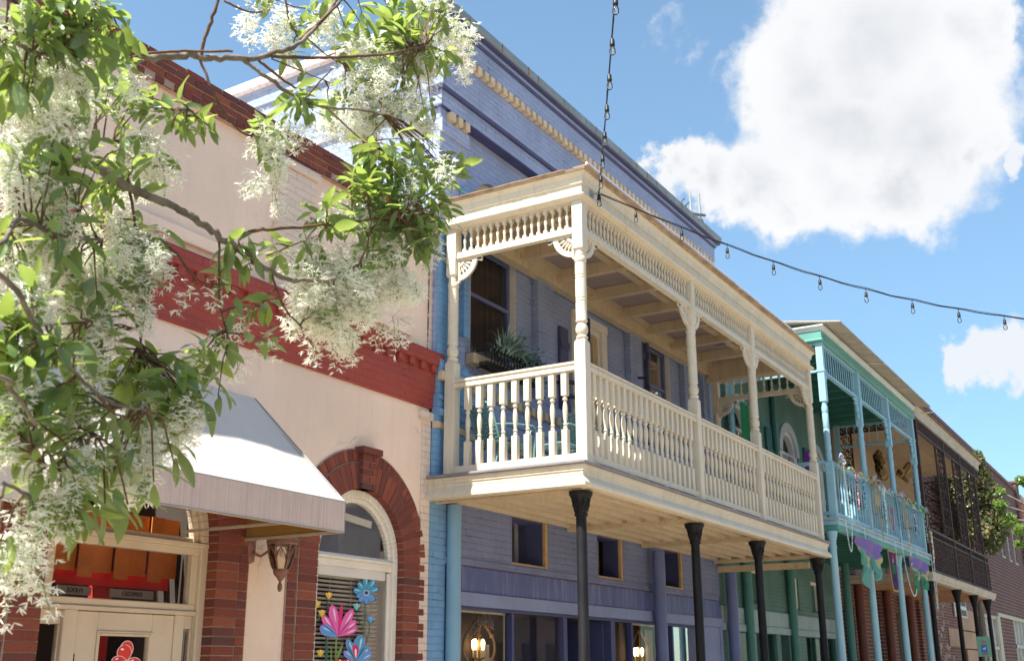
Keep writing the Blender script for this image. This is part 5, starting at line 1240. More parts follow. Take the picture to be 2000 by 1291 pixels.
for i, (x, z0, z1, c, lb) in enumerate(((19.45, 3.4, 2.55, [WHT, (.6, .7, .75)], 'white bead string hanging by the left post of the teal balcony'), (20.25, 3.4, 2.75, [REDB, WHT], 'red and white bead string on the left bay of the teal railing'), (20.75, 3.35, 2.8, [BLUE, TUR], 'blue bead string in the left bay of the teal railing'), (21.85, 3.4, 2.35, [GOLD, GREEN, GOLD], 'long gold bead string below the gold ribbon of the teal railing'), (22.3, 3.4, 2.5, [WHT, TUR], 'white bead string in the middle bay of the teal railing'), (22.9, 3.1, 2.65, [REDB, (.6, .03, .1)], 'red bead string in the middle bay of the teal railing'), (23.35, 3.4, 2.7, [GREEN, BLUE], 'green bead string in the middle bay of the teal railing'), (24.2, 3.0, 2.2, [GOLD, WHT, GOLD], 'gold and white bead string below the silver ribbon of the teal railing'), (25.0, 3.35, 2.7, [SILV, BLUE], 'silver bead string in the right bay of the teal railing'), (26.1, 3.4, 2.7, [(.4, .55, .2), WHT, GREEN], 'pale green bead strand near the right end of the teal railing'), (26.62, 3.0, 2.3, [GOLD, WHT], 'gold bead string at the right corner of the teal balcony'))):
    beads([(x, yr-.03, z0), (x+.03, yr-.05, (z0+z1)/2), (x+.01, yr-.04, z1), (x+.08, yr-.04, z1+.12), (x+.06, yr-.05, z0)] if i % 3 else [(x, yr-.04, z0), (x+.02, yr-.06, z1)], .013 if i % 2 else .017, c, 'bead_string', lb, 20+i, .03)
for i, (xa, xb, zb, lb) in enumerate(((19.35, 19.75, 1.95, 'white bead loop hanging from the left end of the teal deck edge'), (20.6, 20.65, 2.1, 'short white bead line over the larger swag'), (23.0, 23.03, 1.95, 'white bead line beside the festival banner'), (23.6, 25.0, 1.45, 'long drooping white bead loop in front of the smaller swag'), (26.5, 26.75, 1.3, 'white bead tail hanging off the right end of the teal deck'))):
    n = 14; beads([(xa+(xb-xa)*k/n, 4.95, 2.45-(2.45-zb)*sin(pi*k/n)**.7) for k in range(n+1)] if xb-xa > .1 else [(xa, 4.95, 2.45), (xb, 4.95, zb)], .012, [WHT, (.62, .75, .72)], 'bead_loop', lb, 50+i, .028)
def bow(c, s_, cols, label, seed, tails=True, name='ribbon_bow', group='ribbon bows on the teal railing'):
    rg = random.Random(seed); b = MB(); c = Vector(c)
    for k in range(11):
        a = rg.uniform(0, 2*pi); l = s_*rg.uniform(.6, 1.1); d = Vector((cos(a), rg.uniform(-.5, .1), sin(a)*.8)); n_ = d.cross(Vector((0, 1, .3))).normalized(); b.col = rg.choice(cols); vs = []
        for j in range(9):
            t = 2*pi*j/8-pi; r_ = l*(cos(t)+1)/2; h = sin(t)*l*.35; p_ = c+d*r_+Vector((0, -1, 0))*h*.6+n_*h*.5; vs += [tuple(p_-n_*s_*.10-Vector((0, s_*.04, 0))), tuple(p_+n_*s_*.10+Vector((0, s_*.04, 0)))]
        b.add(vs, [(2*j, 2*j+1, 2*j+3, 2*j+2) for j in range(8)])
    if tails:
        for k in range(2):
            b.col = rg.choice(cols); dx = (-.3, .45)[k]*s_; p_ = c.copy(); w_ = s_*.2
            for j in range(4): q_ = p_+Vector((dx*.5, -.01*(-1)**j, -s_*.55)); b.poly([p_-Vector((w_, 0, 0)), p_+Vector((w_, 0, 0)), q_+Vector((w_*1.1, 0, 0)), q_-Vector((w_*1.1, 0, 0))]); p_ = q_
    return tag(b.build(name, cloth_v), label, 'bow', group)
bow((19.38, 4.95, 3.50), .15, [WHT, WHT, GOLD, (.6, .62, .75)], 'white and gold ribbon bow on the left end of the teal railing', 1)
bow((21.63, 4.95, 3.45), .20, [(.5, .45, .42), GOLD, SILV], 'small silver bow on the second post of the teal railing', 2, False)
ribbon([(21.68, 4.94, 3.40), (21.72, 4.92, 3.2), (21.76, 4.93, 3.0), (21.80, 4.92, 2.78)], .13, (.62, .48, .25), 'hanging_ribbon', 'wide gold mesh ribbon hanging from the second post of the teal railing', 'wide ribbons on the teal railing')
bow((24.05, 4.95, 3.46), .16, [SILV, WHT, (.5, .42, .55)], 'silver and lilac bow on the third post of the teal railing', 3, False)
ribbon([(24.08, 4.94, 3.42), (24.10, 4.92, 3.2), (24.14, 4.93, 3.0), (24.18, 4.92, 2.8)], .13, (.45, .38, .24), 'hanging_ribbon', 'wide dull gold ribbon hanging from the third post of the teal railing', 'wide ribbons on the teal railing')
bow((26.55, 4.95, 3.42), .15, [WHT, SILV, GREEN], 'white and green bow on the right end of the teal railing', 4)
GB = [(.22, .12, .03), (.40, .25, .07), (.10, .05, .02), (.55, .38, .16)]
bow(aty(1714, 905, 6.0), .50, GB, 'larger brown and gold wreath bow hanging inside the iron gallery behind the teal posts', 6, True, 'wreath_bow', 'gold wreath bows by the teal balcony')
bow(aty(1762, 930, 5.9), .42, GB, 'rounder brown and gold wreath bow hanging lower and further right behind the teal posts', 8, False, 'wreath_bow', 'gold wreath bows by the teal balcony')
# vertical festival flags on the upstairs wall
b = MB(); A = aty(1436, 795, 6.6)
for k in range(12):
    u0, u1 = k/12, (k+1)/12; b.col = (.03, .30, .12) if k < 6 else (.55, .45, .12) if k < 9 else (.18, .04, .32)
    f = lambda u: (19.15+.85*u, 6.62+.03*sin(u*20), 0)
    p, q = Vector(f(u0)), Vector(f(u1)); b.poly([p+Vector((0, 0, 3.0)), q+Vector((.02, 0, 2.95)), q+Vector((0, 0, 4.75)), p+Vector((0, 0, 4.72))])
tag(b.build('striped_flag', cloth_v), 'green gold and purple striped flag hanging on the teal upstairs wall', 'flag')
b = MB(); b.col = (.20, .03, .34); P = aty(1573, 855, 6.6)
for k in range(8):
    u0, u1 = k/8, (k+1)/8; f = lambda u: Vector((P.x-.1+.45*u, 6.62+.025*sin(u*16), 0)); p, q = f(u0), f(u1); b.col = (.20, .03, .34) if k % 3 else (.26, .05, .4)
    b.poly([p+Vector((0, 0, 2.9)), q+Vector((0, 0, 2.9)), q+Vector((0, 0, 4.45)), p+Vector((0, 0, 4.45))])
tag(b.build('purple_flag', cloth_v), 'plain purple flag hanging by the right arched window of the teal building', 'flag')

# ================================================================== iron gallery and its brick house
gb = thing('brick_house', 'dark brick house with a tan upper wall behind the rusty iron gallery', 'building', (31, 9, G))
b = MB(); b.box(TX1+.003, 44.0, 6.96, 7.3, G, 2.2); b.box(44.0, 48.8, 6.96, 7.3, 1.95, 2.2)
for x in (26.4, 27.9, 29.4, 30.7, 32.0, 34.2): b.box(x, x+.42, 6.86, 6.96, G, 1.95)
b.build('lower_wall', darkbrick, gb)
b = MB(); b.box(TX1+.003, 35.7, 6.96, 7.3, 2.2, 6.3); b.box(TX1+.3, 35.7, 7.3, 18, 6.1, 6.3); b.build('upper_wall', mat('tan_stucco', (.55, .40, .26), .8, .1, 1.5, .3, 40), gb)
for cx in (27.2, 29.2, 31.3, 33.4):
    b = MB(); halfdisc(b, cx, 3.9, .42, 6.94, 2.2); b.v += [(x, 6.958, z) for x, y, z in b.v]; f = b.build('arched_shutter', mat('maroon_paint', (.17, .03, .03), .5), gb)
b = MB(); b.box(30.7, 31.25, 6.6, 6.95, 6.3, 6.78); b.box(30.65, 31.3, 6.55, 6.98, 6.78, 6.86); b.build('chimney', mat('red_chimney_brick', (.30, .11, .08), .85, .2, 5, .3, 60, brick=(.2, .07)), gb)
for px, py, wv, hv, c in ((1664, 1215, .5, .9, 0), (1757, 1225, .4, .9, 0)):
    P = aty(px, py, 6.85); b = MB(); b.box(P.x-wv/2, P.x+wv/2, 6.845, 6.86, G, P.z+hv*.4); b.build('dark_doorway', interior_m, gb)
b = MB(); rg = random.Random(3); b.col = (.55, .5, .47)
for i in range(46):
    P = aty(rg.gauss(1842, 14), rg.uniform(1172, 1290), 6.955); s_ = rg.uniform(.08, .3)
    b.prism([(P.x+s_*rg.uniform(.5, 1)*cos(a*pi/4), P.z+s_*.5*rg.uniform(.4, 1)*sin(a*pi/4)) for a in range(8)], 'y', 6.954-.0001*i, 6.96)
b.build('peeling_whitewash', mat('flaking_whitewash', (.50, .42, .38), .9, .25, 8, chips=(.16, .07, .05), chipamt=.52), gb)
b = MB()
for i, (x0, x1, z0, z1) in enumerate(((38.6, 40.8, .72, 1.30), (40.85, 44.0, 1.30, 2.0), (40.85, 44.0, .70, 1.26), (39.2, 41.4, -.35, .18), (41.5, 44.0, .05, .66), (41.0, 44.0, -.65, 0.0))): b.box(x0, x1, 6.92-.002*i, 6.955, z0, z1)
b.build('plywood_board', mat('plywood', (.45, .31, .21), .8, .15, 1.5, .2, 30), gb, bevel=.01)
for px0, px1, py0, py1, lb, lines in ((1861, 1868, 1162, 1200, 'narrow white poster on the plywood, partly hidden by the middle black column', 0), (1873, 1889, 1166, 1204, 'white poster with two dark panels on the plywood boards', 1)):
    A, B_ = aty(px0, py0, 6.90), aty(px1, py1, 6.90); b = MB(); b.box(A.x, B_.x, 6.895, 6.905, B_.z-.05, A.z)
    t = tag(b.build('poster', mat('poster_paper', (.72, .70, .68), .7)), lb, 'poster')
    if lines:
        w_ = B_.x-A.x; h_ = A.z-B_.z+.05
        for f0, f1 in ((.06, .42), (.62, .92)): b = MB(); b.box(A.x+w_*.1, A.x+w_*.9, 6.888, 6.894, A.z-h_*f1, A.z-h_*f0); b.build('printed_panel', mat('dark_print', (.05, .05, .06), .6, .4, 30), t)
# shop windows right of the plywood
b = MB()
for x in (44.05, 45.6, 47.2, 48.7): b.box(x, x+.12, 6.9, 7.05, G, 2.0)
for z in (.75, 1.9): b.box(44.05, 48.8, 6.9, 7.05, z, z+.12)
b.box(48.85, 49.6, 6.88, 7.1, G, 2.05)
f = b.build('shop_window_frame', mat('pale_olive_paint', (.46, .47, .38), .6, .08, 3), gb)
b = MB(); b.box(44.1, 48.8, 7.0, 7.01, G, 1.95); b.build('pane', mat('bright_window', (.55, .58, .62), .12, .25, .8, spec=.8), f)
ig = thing('iron_gallery', 'two storey gallery of rusty dark iron lace with a white board eave', 'gallery', (31, 6, 2.1))
IX0, IX1, IY = 26.72, 35.6, 5.03
ip = [(IX0, 6.95), (IX0, IY), (IX1, IY), (IX1, 6.95)]
b = MB(); b.sweep(ip, [(-.12, 1.92), (.02, 1.92), (.02, 1.97), (.05, 1.99), (.05, 2.07), (.07, 2.09), (.07, 2.11), (-.12, 2.11)]); b.build('deck_fascia', mat('worn_ivory_paint', (.62, .56, .46), .7, .12, 2, .3, 40, streak=.5, stain=(.25, .17, .1)), ig)
b = MB(); b.box(IX0+.1, IX1-.1, IY+.1, 6.95, 2.03, 2.06)
x = IX0+.6
while x < IX1: b.box(x, x+.08, IY+.1, 6.95, 1.90, 2.03); x += .8
b.build('soffit', mat('warm_soffit_boards', (.62, .40, .26), .7, .1, 2), ig)
b = MB(); b.sweep(ip, [(-.1, 5.72), (.02, 5.72), (.02, 5.86), (.05, 5.9), (.09, 5.93), (.09, 5.96), (-.1, 5.98)]); b.build('eave_board', MATS['worn_ivory_paint'], ig)
b = MB(); b.prism([(4.90, 5.96), (6.95, 6.28), (6.95, 6.34), (4.90, 6.0)], 'x', IX0-.1, IX1+.12); b.build('roof', mat('brown_roofing', (.24, .17, .13), .85, .2, 3), ig)
b = MB()
for k in range(10): z = 5.66; b.box(IX0+.1, IX1-.1, IY+.12+k*.18, IY+.12+k*.18+.165, z-.012*(k % 2), z+.03)
b.build('board_ceiling', mat('tan_ceiling_board', (.56, .43, .30), .7, .08, 2), ig)
IPX = [26.95, 30.2, 32.5, 34.85]
def lace(b, P0, U, W, z0, z1, cell, rng, r=.011):
    """scrolled cast iron filling: W metres along U from P0 between two heights"""
    U = Vector(U); P0 = Vector(P0); nu = max(1, round(W/cell)); nv = max(1, round((z1-z0)/cell)); cu, cv = W/nu, (z1-z0)/nv
    for i in range(nu):
        for j in range(nv):
            c = P0+U*(cu*(i+.5)); cz = z0+cv*(j+.5); q = (i+j) % 2
            for sx, sz, R, a0, a1 in ((-.22, .2, .26, 20+90*q, 330+90*q), (.22, -.22, .25, 200+90*q, 500+90*q)):
                pts = [(c.x+U.x*cu*(sx+R*cos(radians(a0+(a1-a0)*k/6))), c.y+U.y*cu*(sx+R*cos(radians(a0+(a1-a0)*k/6))), cz+cv*(sz+R*sin(radians(a0+(a1-a0)*k/6)))) for k in range(7)]
                b.tube(pts, r*rng.uniform(.8, 1.25), 4, cap=False)
            b.tube([(c.x-U.x*cu*.5, c.y-U.y*cu*.5, cz-cv*.5), (c.x, c.y, cz), (c.x+U.x*cu*.5, c.y+U.y*cu*.5, cz+cv*.5)], r*.9, 4, cap=False)
rg = random.Random(6); yi = IY+.04
for k, x in enumerate(IPX):
    b = MB(); b.box(x-.035, x+.035, yi-.035, yi+.035, 2.11, 5.72)
    if k:
        for s in (-1.05, -1.0): b.box(x+s-.012, x+s+.012, yi-.02, yi+.02, 3.15, 5.45)
    b.build('iron_post', rustiron, ig)
    b = MB()
    if k: lace(b, (x-1.0, yi, 0), (1, 0, 0), .95, 3.2, 5.45, .42, rg, .013); b.build('lace_strip', rustiron, ig)
for x0, x1 in zip(IPX, IPX[1:]+[IX1]):
    if x1-x0 < .5: continue
    b = MB(); b.box(x0, x1, yi-.03, yi+.03, 3.10, 3.15); b.box(x0, x1, yi-.02, yi+.02, 2.95, 2.98); b.box(x0, x1, yi-.02, yi+.02, 2.16, 2.20); lace(b, (x0, yi, 0), (1, 0, 0), x1-x0, 2.2, 2.96, .25, rg, .012)
    xx = x0+.075
    while xx < x1: b.box(xx-.008, xx+.008, yi-.01, yi+.01, 2.2, 3.1); xx += .15
    b.build('lace_railing', rustiron, ig)
    b = MB(); b.box(x0, x1, yi-.025, yi+.025, 5.40, 5.44); b.box(x0, x1, yi-.025, yi+.025, 5.68, 5.72); lace(b, (x0, yi, 0), (1, 0, 0), x1-x0, 5.44, 5.68, .12, rg, .016)
    for i in range(8):
        a0 = pi/2*i/8; a1 = pi/2*(i+1)/8; b.bar((x0+.45-.45*sin(a0)+.02, yi, 5.42-.40+.40*cos(a0)), (x0+.45-.45*sin(a1)+.02, yi, 5.42-.40+.40*cos(a1)), .03)
    b.build('lace_frieze', rustiron, ig)
b = MB(); xe = IX0+.05
for z in (2.25, 2.45, 3.1, 5.45, 5.7): b.box(xe-.02, xe+.02, IY+.08, 6.9, z, z+.035)
lace(b, (xe, IY+.1, 0), (0, 1, 0), 1.8, 2.28, 2.45, .18, rg, .014); lace(b, (xe, IY+.1, 0), (0, 1, 0), 1.8, 2.5, 3.1, .2, rg, .013); lace(b, (xe, IY+.1, 0), (0, 1, 0), 1.8, 5.48, 5.7, .14, rg, .014); lace(b, (xe, 6.55, 0), (0, 1, 0), .34, 3.1, 5.45, .17, rg, .013)
b.box(xe-.02, xe+.02, 6.52, 6.55, 2.1, 5.7); b.build('end_lace', rustiron, ig)
b = MB(); xe = IX1-.08
for z in (2.3, 3.1, 4.2, 5.45, 5.7): b.box(xe-.02, xe+.02, IY+.08, 6.9, z, z+.04)
lace(b, (xe, IY+.1, 0), (0, 1, 0), 1.8, 2.3, 5.45, .36, rg, .018); b.build('end_lace', rustiron, ig)
b = MB(); b.lathe([(.075, G), (.06, G+.2), (.055, 1.60), (.07, 1.63), (.075, 1.70), (.12, 1.85), (.13, 1.92), (.01, 1.921)], (26.95, 5.12, 0), 14); q = b.build('column', iron, ig, smooth=40)
for x in (30.15, 32.6, 34.85): dup(q, ig, (x-26.95, 0, 0))
for px in (1681, 1735, 1778):
    P = aty(px, 1200, 6.72); b = MB(); b.tube([(P.x, 6.72, G), (P.x, 6.72, 2.0)], .11, 12); b.build('wall_column', rustpipe, ig, smooth=40)

# ================================================================== brick buildings further along
bb = thing('brick_building', 'long dark red brick building beyond the iron gallery', 'building', (50, 9, G))
FX0, FX1 = 35.75, 61.2
FW_ = [(49.3, 50.0), (51.2, 51.9), (53.2, 53.9), (46.2, 46.9), (43.0, 43.7), (55.3, 56.0), (57.2, 57.9)]
b = MB(); xs = 35.75; yb = 7.4
for x0, x1 in sorted(FW_): b.box(xs, x0, 6.965, yb, 2.205, 8.5); b.box(x0, x1, 6.965, yb, 2.205, 4.75); b.box(x0, x1, 6.965, yb, 6.5, 8.5); xs = x1
b.box(xs, FX1, 6.965, yb, 2.205, 8.5); b.box(36, FX1, yb, 20, 8.3, 8.4)
b.box(49.9, 53.8, 6.965, yb, G, 2.205); b.box(60.2, FX1, 6.9, yb, G, 2.205); b.box(FX1-1.0, FX1, 6.85, 6.965, 2.3, 8.9)
b.build('wall', farbrick, bb)
b = MB(); b.box(35.75, FX1-1, 6.9, yb, 8.5, 8.66); b.box(FX1-1.05, FX1+.05, 6.8, yb, 8.9, 9.0); b.build('parapet_cap', mat('dark_red_cap', (.16, .06, .055), .7, .2, 3), bb)
for x0, x1 in FW_:
    b = MB(); b.box(x0, x0+.08, 7.0, 7.1, 4.75, 6.5); b.box(x1-.08, x1, 7.0, 7.1, 4.75, 6.5); b.box(x0, x1, 7.0, 7.1, 6.42, 6.5); b.box(x0, x1, 7.0, 7.1, 5.6, 5.67); b.box(x0, x1, 6.93, 7.1, 4.70, 4.77); f = b.build('window', mat('pale_green_frame', (.55, .60, .56), .6), bb)
    b = MB(); b.poly([(x0, 7.06, 4.75), (x1, 7.06, 4.75), (x1, 7.06, 6.5), (x0, 7.06, 6.5)]); b.build('pane', glass, f)
    b = MB(); b.box(x0, x1, 7.3, 7.32, 4.7, 6.5); b.build('blind', mat('pale_blind', (.45, .48, .47), .8), f)
b = MB(); b.box(49.6, 61, 6.93, 7.2, 2.06, 2.205); b.build('lintel', MATS['pale_olive_paint'], bb)
b = MB()
for x in (53.85, 55.0, 56.1, 57.2, 58.6): b.box(x, x+.14, 6.95, 7.08, G, 2.06)
b.box(53.85, 60, 6.95, 7.08, .9, 1.04); f = b.build('shop_window_frame', mat('grey_green_frame', (.50, .55, .50), .6), bb)
b = MB(); b.box(53.9, 60, 7.05, 7.06, G, 2.06); b.build('pane', MATS['bright_window'], f)
ob = thing('orange_brick_building', 'orange brick building at the far right end of the street', 'building', (70, 9, G))
b = MB(); b.box(FX1+.1, 90, 6.9, 20, G, 8.25); b.build('wall', orangebrick, ob)
b = MB(); b.box(FX1+.08, 90, 6.8, 20, 8.25, 8.45); b.build('parapet_cap', mat('pale_cap', (.55, .5, .46), .7), ob)
# street sign
P = aty(1922, 1262, 4.55); t = thing('street_sign', 'small pale green sign with a blue square on a post near the last iron column', 'sign', (P.x, 4.55, G))
D_ = Vector((P.x, 4.55, 0)).normalized(); R_ = Vector((D_.y, -D_.x, 0)); hw = 12.5/FPX*P.dot(FW); hh = 19/FPX*P.dot(FW)
b = MB(); b.obox(P, R_*hw, D_*.008, Vector((0, 0, hh))); b.build('panel', mat('pale_green_sign', (.20, .42, .30), .45, .05, 3), t, bevel=.03)
b = MB(); b.obox(P-D_*.012+Vector((0, 0, -hh*.22)), R_*hw*.42, D_*.003, Vector((0, 0, hh*.34))); b.build('blue_square', mat('sign_blue', (.03, .16, .62), .45), t)
b = MB(); c_ = P-D_*.017+Vector((0, 0, -hh*.2))
b.obox(c_, R_*hw*.16, D_*.002, Vector((0, 0, hh*.05))); b.obox(c_+R_*hw*.15+Vector((0, 0, hh*.07)), R_*hw*.06, D_*.002, Vector((0, 0, hh*.05)))
for s in (-.12, .1): b.obox(c_+R_*hw*s+Vector((0, 0, -hh*.1)), R_*hw*.025, D_*.002, Vector((0, 0, hh*.06)))
b.build('white_emblem', mat('sign_white', (.8, .8, .8), .5), t)
b = MB()
for k, (z, w_) in enumerate(((.55, .45), (.42, .3), (.2, .5), (-.66, .5), (-.8, .36))): b.obox(P-D_*.012+Vector((0, 0, hh*z)), R_*hw*w_, D_*.002, Vector((0, 0, hh*.03)))
b.build('small_lettering', mat('sign_red', (.45, .10, .12), .5), t)
b = MB(); b.tube([(P.x+D_.x*.04, 4.55+D_.y*.04, G), (P.x+D_.x*.04, 4.55+D_.y*.04, P.z+hh*.6)], .03, 8); b.build('post', steel, t)

# ================================================================== the flowering tree in the foreground
R6 = np.random.default_rng(12)
class Bulk:                                   # fast mesh accumulator for leaves and petals
    def __init__(s): s.V = []; s.F = []; s.n = 0
    def add(s, V, F): s.V.append(V); s.F.append(F+s.n); s.n += len(V)
    def build(s, name, m, parent, smooth=True):
        V = np.concatenate(s.V)-np.array(rootloc(parent)); F = np.concatenate(s.F); k = F.shape[1]
        me = bpy.data.meshes.new(name); me.vertices.add(len(V)); me.loops.add(F.size); me.polygons.add(len(F))
        me.vertices.foreach_set('co', V.astype(np.float32).ravel()); me.loops.foreach_set('vertex_index', F.astype(np.int32).ravel())
        me.polygons.foreach_set('loop_start', np.arange(0, F.size, k, dtype=np.int32)); me.update(calc_edges=True); me.validate()
        if smooth: me.shade_smooth()
        me.materials.append(m); o = link(bpy.data.objects.new(name, me)); o.parent = parent; return o
def unit(v): return v/np.maximum(1e-9, np.linalg.norm(v))
ST = np.array([0, .12, .3, .5, .7, .87, 1.0]); WD = np.array([.06, .55, .93, 1.0, .78, .42, .02])
def leaf(B, p, d, up, L, W, droop=.5, fold=.28, wave=.06):
    """one pointed oval leaf, folded along its midrib and curving down"""
    d = unit(d); s = unit(np.cross(d, up)); n = np.cross(s, d); k = len(ST)
    ang = -droop*ST**1.3; pos = np.zeros((k, 3)); cur = np.array(p, float); prev = 0
    cen = [cur.copy()]
    for i in range(1, k):
        a = ang[i]; dd = d*math.cos(a)+n*math.sin(a); cur = cur+dd*(ST[i]-ST[i-1])*L; cen.append(cur.copy())
    cen = np.array(cen); nn = np.array([n*math.cos(a)-d*math.sin(a) for a in ang])
    tw = R6.uniform(-.5, .5); ph = R6.uniform(0, 6)
    w = (WD*W/2)[:, None]; wv = (wave*W*np.sin(ST*9+ph))[:, None]
    l = cen-s*w+nn*(w*fold+wv); r = cen+s*w+nn*(w*fold-wv)
    V = np.concatenate([l, cen, r]); F = []
    for i in range(k-1): F += [(i, k+i, k+i+1, i+1), (k+i, 2*k+i, 2*k+i+1, k+i+1)]
    B.add(V, np.array(F))
def petals(B, p, down, n=4, L=.0205, W=.0034):
    """a little flower: strap petals flaring from one point"""
    for k in range(n):
        a = R6.uniform(0, 2*pi); d = unit(down*R6.uniform(.1, 1.0)+np.array([cos(a), sin(a), R6.uniform(-.5, .5)])); s = unit(np.cross(d, R6.normal(size=3)))*W/2
        q = d*L*R6.uniform(.7, 1.15); b_ = unit(np.cross(s, d))*L*R6.uniform(-.25, .25)
        B.add(np.array([p-s*.5, p+s*.5, p+q*.55+b_+s, p+q*.55+b_-s, p+q+s*.3+b_*.4, p+q-s*.3+b_*.4]), np.array([(0, 1, 2, 3), (3, 2, 4, 5)]))
TBASE = Vector((.55, 2.55, G))
ft = thing('fringe_tree', 'white blooming tree whose branches reach in from the left over the pink building', 'tree', TBASE)
LV, PT, TW, ST_ = Bulk(), Bulk(), MB(), MB()
def spline(pts, n=5):
    P = [Vector(p) for p in pts]; out = []
    for i in range(len(P)-1):
        a, b_, c, d = P[max(i-1, 0)], P[i], P[i+1], P[min(i+2, len(P)-1)]
        for k in range(n):
            t = k/n; out.append(.5*((2*b_)+(c-a)*t+(2*a-5*b_+4*c-d)*t*t+(3*b_-a-3*c+d)*t**3))
    return out+[P[-1]]
NODES = []                                     # points of the branches, for hanging twigs on
def branch(pts, r0, r1, name='branch', m=None):
    """pts: (px, py, depth) or Vectors"""
    r0 *= .8; r1 *= .85; P = spline([at(*p) if not isinstance(p, Vector) else p for p in pts], 6); n = len(P); rg = random.Random(n)
    P = [p+Vector((rg.gauss(0, 1), rg.gauss(0, 1), rg.gauss(0, 1)))*r0*.22 if 0 < i < n-1 else p for i, p in enumerate(P)]
    rad = [(r0+(r1-r0)*i/(n-1))*rg.uniform(.9, 1.14) for i in range(n)]
    b = MB(); b.tube(P, rad, 9); o = b.build(name, m or (bark if r0 > .006 else twigm), ft, smooth=60); NODES.extend(P); return o
T1 = Vector((.75, 2.7, .9)); T2 = Vector((.95, 2.85, 1.9))
b = MB(); P = spline([TBASE, Vector((.6, 2.6, -.7)), Vector((.68, 2.65, .1)), T1, T2], 6); b.tube(P, [.11-.055*i/(len(P)-1) for i in range(len(P))], 14); b.build('trunk', bark, ft, smooth=60)
OFF = lambda px, py, d: at(px, py, d)
branch([T2, (-120, 140, 3.0), (40, 150, 3.05), (150, 165, 3.1), (235, 122, 3.2), (330, 110, 3.25), (390, 113, 3.3), (450, 116, 3.35), (530, 108, 3.45), (590, 80, 3.5), (640, 28, 3.6), (672, -30, 3.7)], .020, .0065)
branch([(235, 122, 3.2), (290, 104, 3.18), (360, 101, 3.2), (455, 101, 3.22)], .006, .0045)
branch([(530, 110, 3.45), (600, 113, 3.5), (670, 112, 3.55), (760, 105, 3.6), (830, 90, 3.8)], .0075, .004)
branch([(475, 117, 3.38), (520, 150, 3.4), (570, 185, 3.45), (625, 207, 3.5), (700, 215, 3.55), (760, 225, 3.6)], .0085, .004)
branch([(392, 112, 3.3), (398, 80, 3.3), (415, 35, 3.3), (435, -30, 3.3)], .0075, .0055)
branch([(391, 115, 3.3), (410, 165, 3.28), (440, 222, 3.3), (478, 262, 3.35), (525, 268, 3.4)], .0055, .003)
branch([(505, 118, 3.4), (545, 150, 3.42), (576, 172, 3.45)], .006, .004)
branch([(437, 2, 3.4), (480, 22, 3.45), (512, 24, 3.5)], .0045, .003); branch([(555, -20, 3.7), (565, 40, 3.7), (580, 70, 3.7)], .004, .003); branch([(585, 78, 3.5), (650, 20, 3.6), (700, -40, 3.7)], .006, .004); branch([(600, 75, 3.55), (640, 110, 3.6), (670, 125, 3.6)], .0035, .002); branch([(530, 115, 3.45), (590, 140, 3.5), (640, 160, 3.55)], .003, .002); branch([(600, 190, 3.45), (625, 160, 3.45), (648, 135, 3.45)], .0035, .0025); branch([(640, 212, 3.5), (680, 250, 3.5), (720, 285, 3.55)], .004, .002)
branch([T2, (-160, 250, 2.7), (20, 290, 2.8), (140, 310, 2.85), (215, 345, 2.9), (270, 375, 2.95), (340, 405, 3.05), (400, 440, 3.1), (440, 470, 3.15), (482, 497, 3.2), (530, 533, 3.28), (590, 548, 3.3), (655, 545, 3.35)], .019, .007)
branch([(440, 470, 3.15), (490, 452, 3.2), (560, 446, 3.25), (640, 440, 3.35), (720, 430, 3.4), (800, 420, 3.5)], .0075, .004); branch([(428, 470, 3.14), (428, 540, 3.12), (430, 600, 3.12), (444, 650, 3.15)], .0045, .003); branch([(292, 465, 3.0), (340, 490, 3.02), (370, 530, 3.05), (400, 553, 3.08), (450, 556, 3.1)], .0045, .003); branch([(250, 355, 2.93), (262, 420, 2.95), (268, 470, 2.96)], .005, .004); branch([(278, 560, 2.95), (276, 620, 2.95), (272, 690, 2.95)], .0045, .004); branch([(530, 533, 3.28), (555, 600, 3.3), (590, 640, 3.3)], .004, .003); branch([(520, 500, 3.2), (570, 480, 3.25), (620, 460, 3.3)], .003, .002); branch([(160, 275, 2.9), (190, 272, 3.0), (225, 276, 3.1)], .003, .0025); branch([(335, 250, 3.1), (345, 225, 3.1), (370, 215, 3.15)], .003, .002); branch([(700, 520, 3.4), (720, 470, 3.4), (725, 420, 3.4)], .004, .002)
branch([T1, (-150, 480, 2.2), (10, 545, 2.25), (60, 620, 2.35), (110, 690, 2.4), (160, 740, 2.45), (205, 780, 2.5), (250, 796, 2.6), (285, 800, 2.65)], .009, .003); branch([(190, 768, 2.48), (215, 800, 2.5), (248, 818, 2.55)], .005, .003); branch([T1, (-100, 930, 2.2), (10, 945, 2.25), (60, 972, 2.3)], .009, .004); branch([(60, 880, 2.35), (100, 910, 2.4), (150, 870, 2.45), (190, 850, 2.5)], .004, .003); branch([(30, 645, 2.4), (90, 635, 2.5), (180, 628, 2.6)], .004, .003); branch([T1, (-80, 700, 2.1), (20, 760, 2.2), (70, 830, 2.3)], .008, .004)
branch([T2, (-100, 20, 2.6), (20, 80, 2.5), (100, 110, 2.55), (160, 60, 2.6), (215, 30, 2.7)], .009, .004); branch([T2, (-80, 420, 2.4), (40, 430, 2.5), (120, 460, 2.6), (200, 470, 2.8)], .009, .004)
NP = np.array([tuple(p) for p in NODES])
DOWN = np.array([0, 0, -1.]); UPV = np.array([0, 0, 1.])
fwd = np.array(FW)
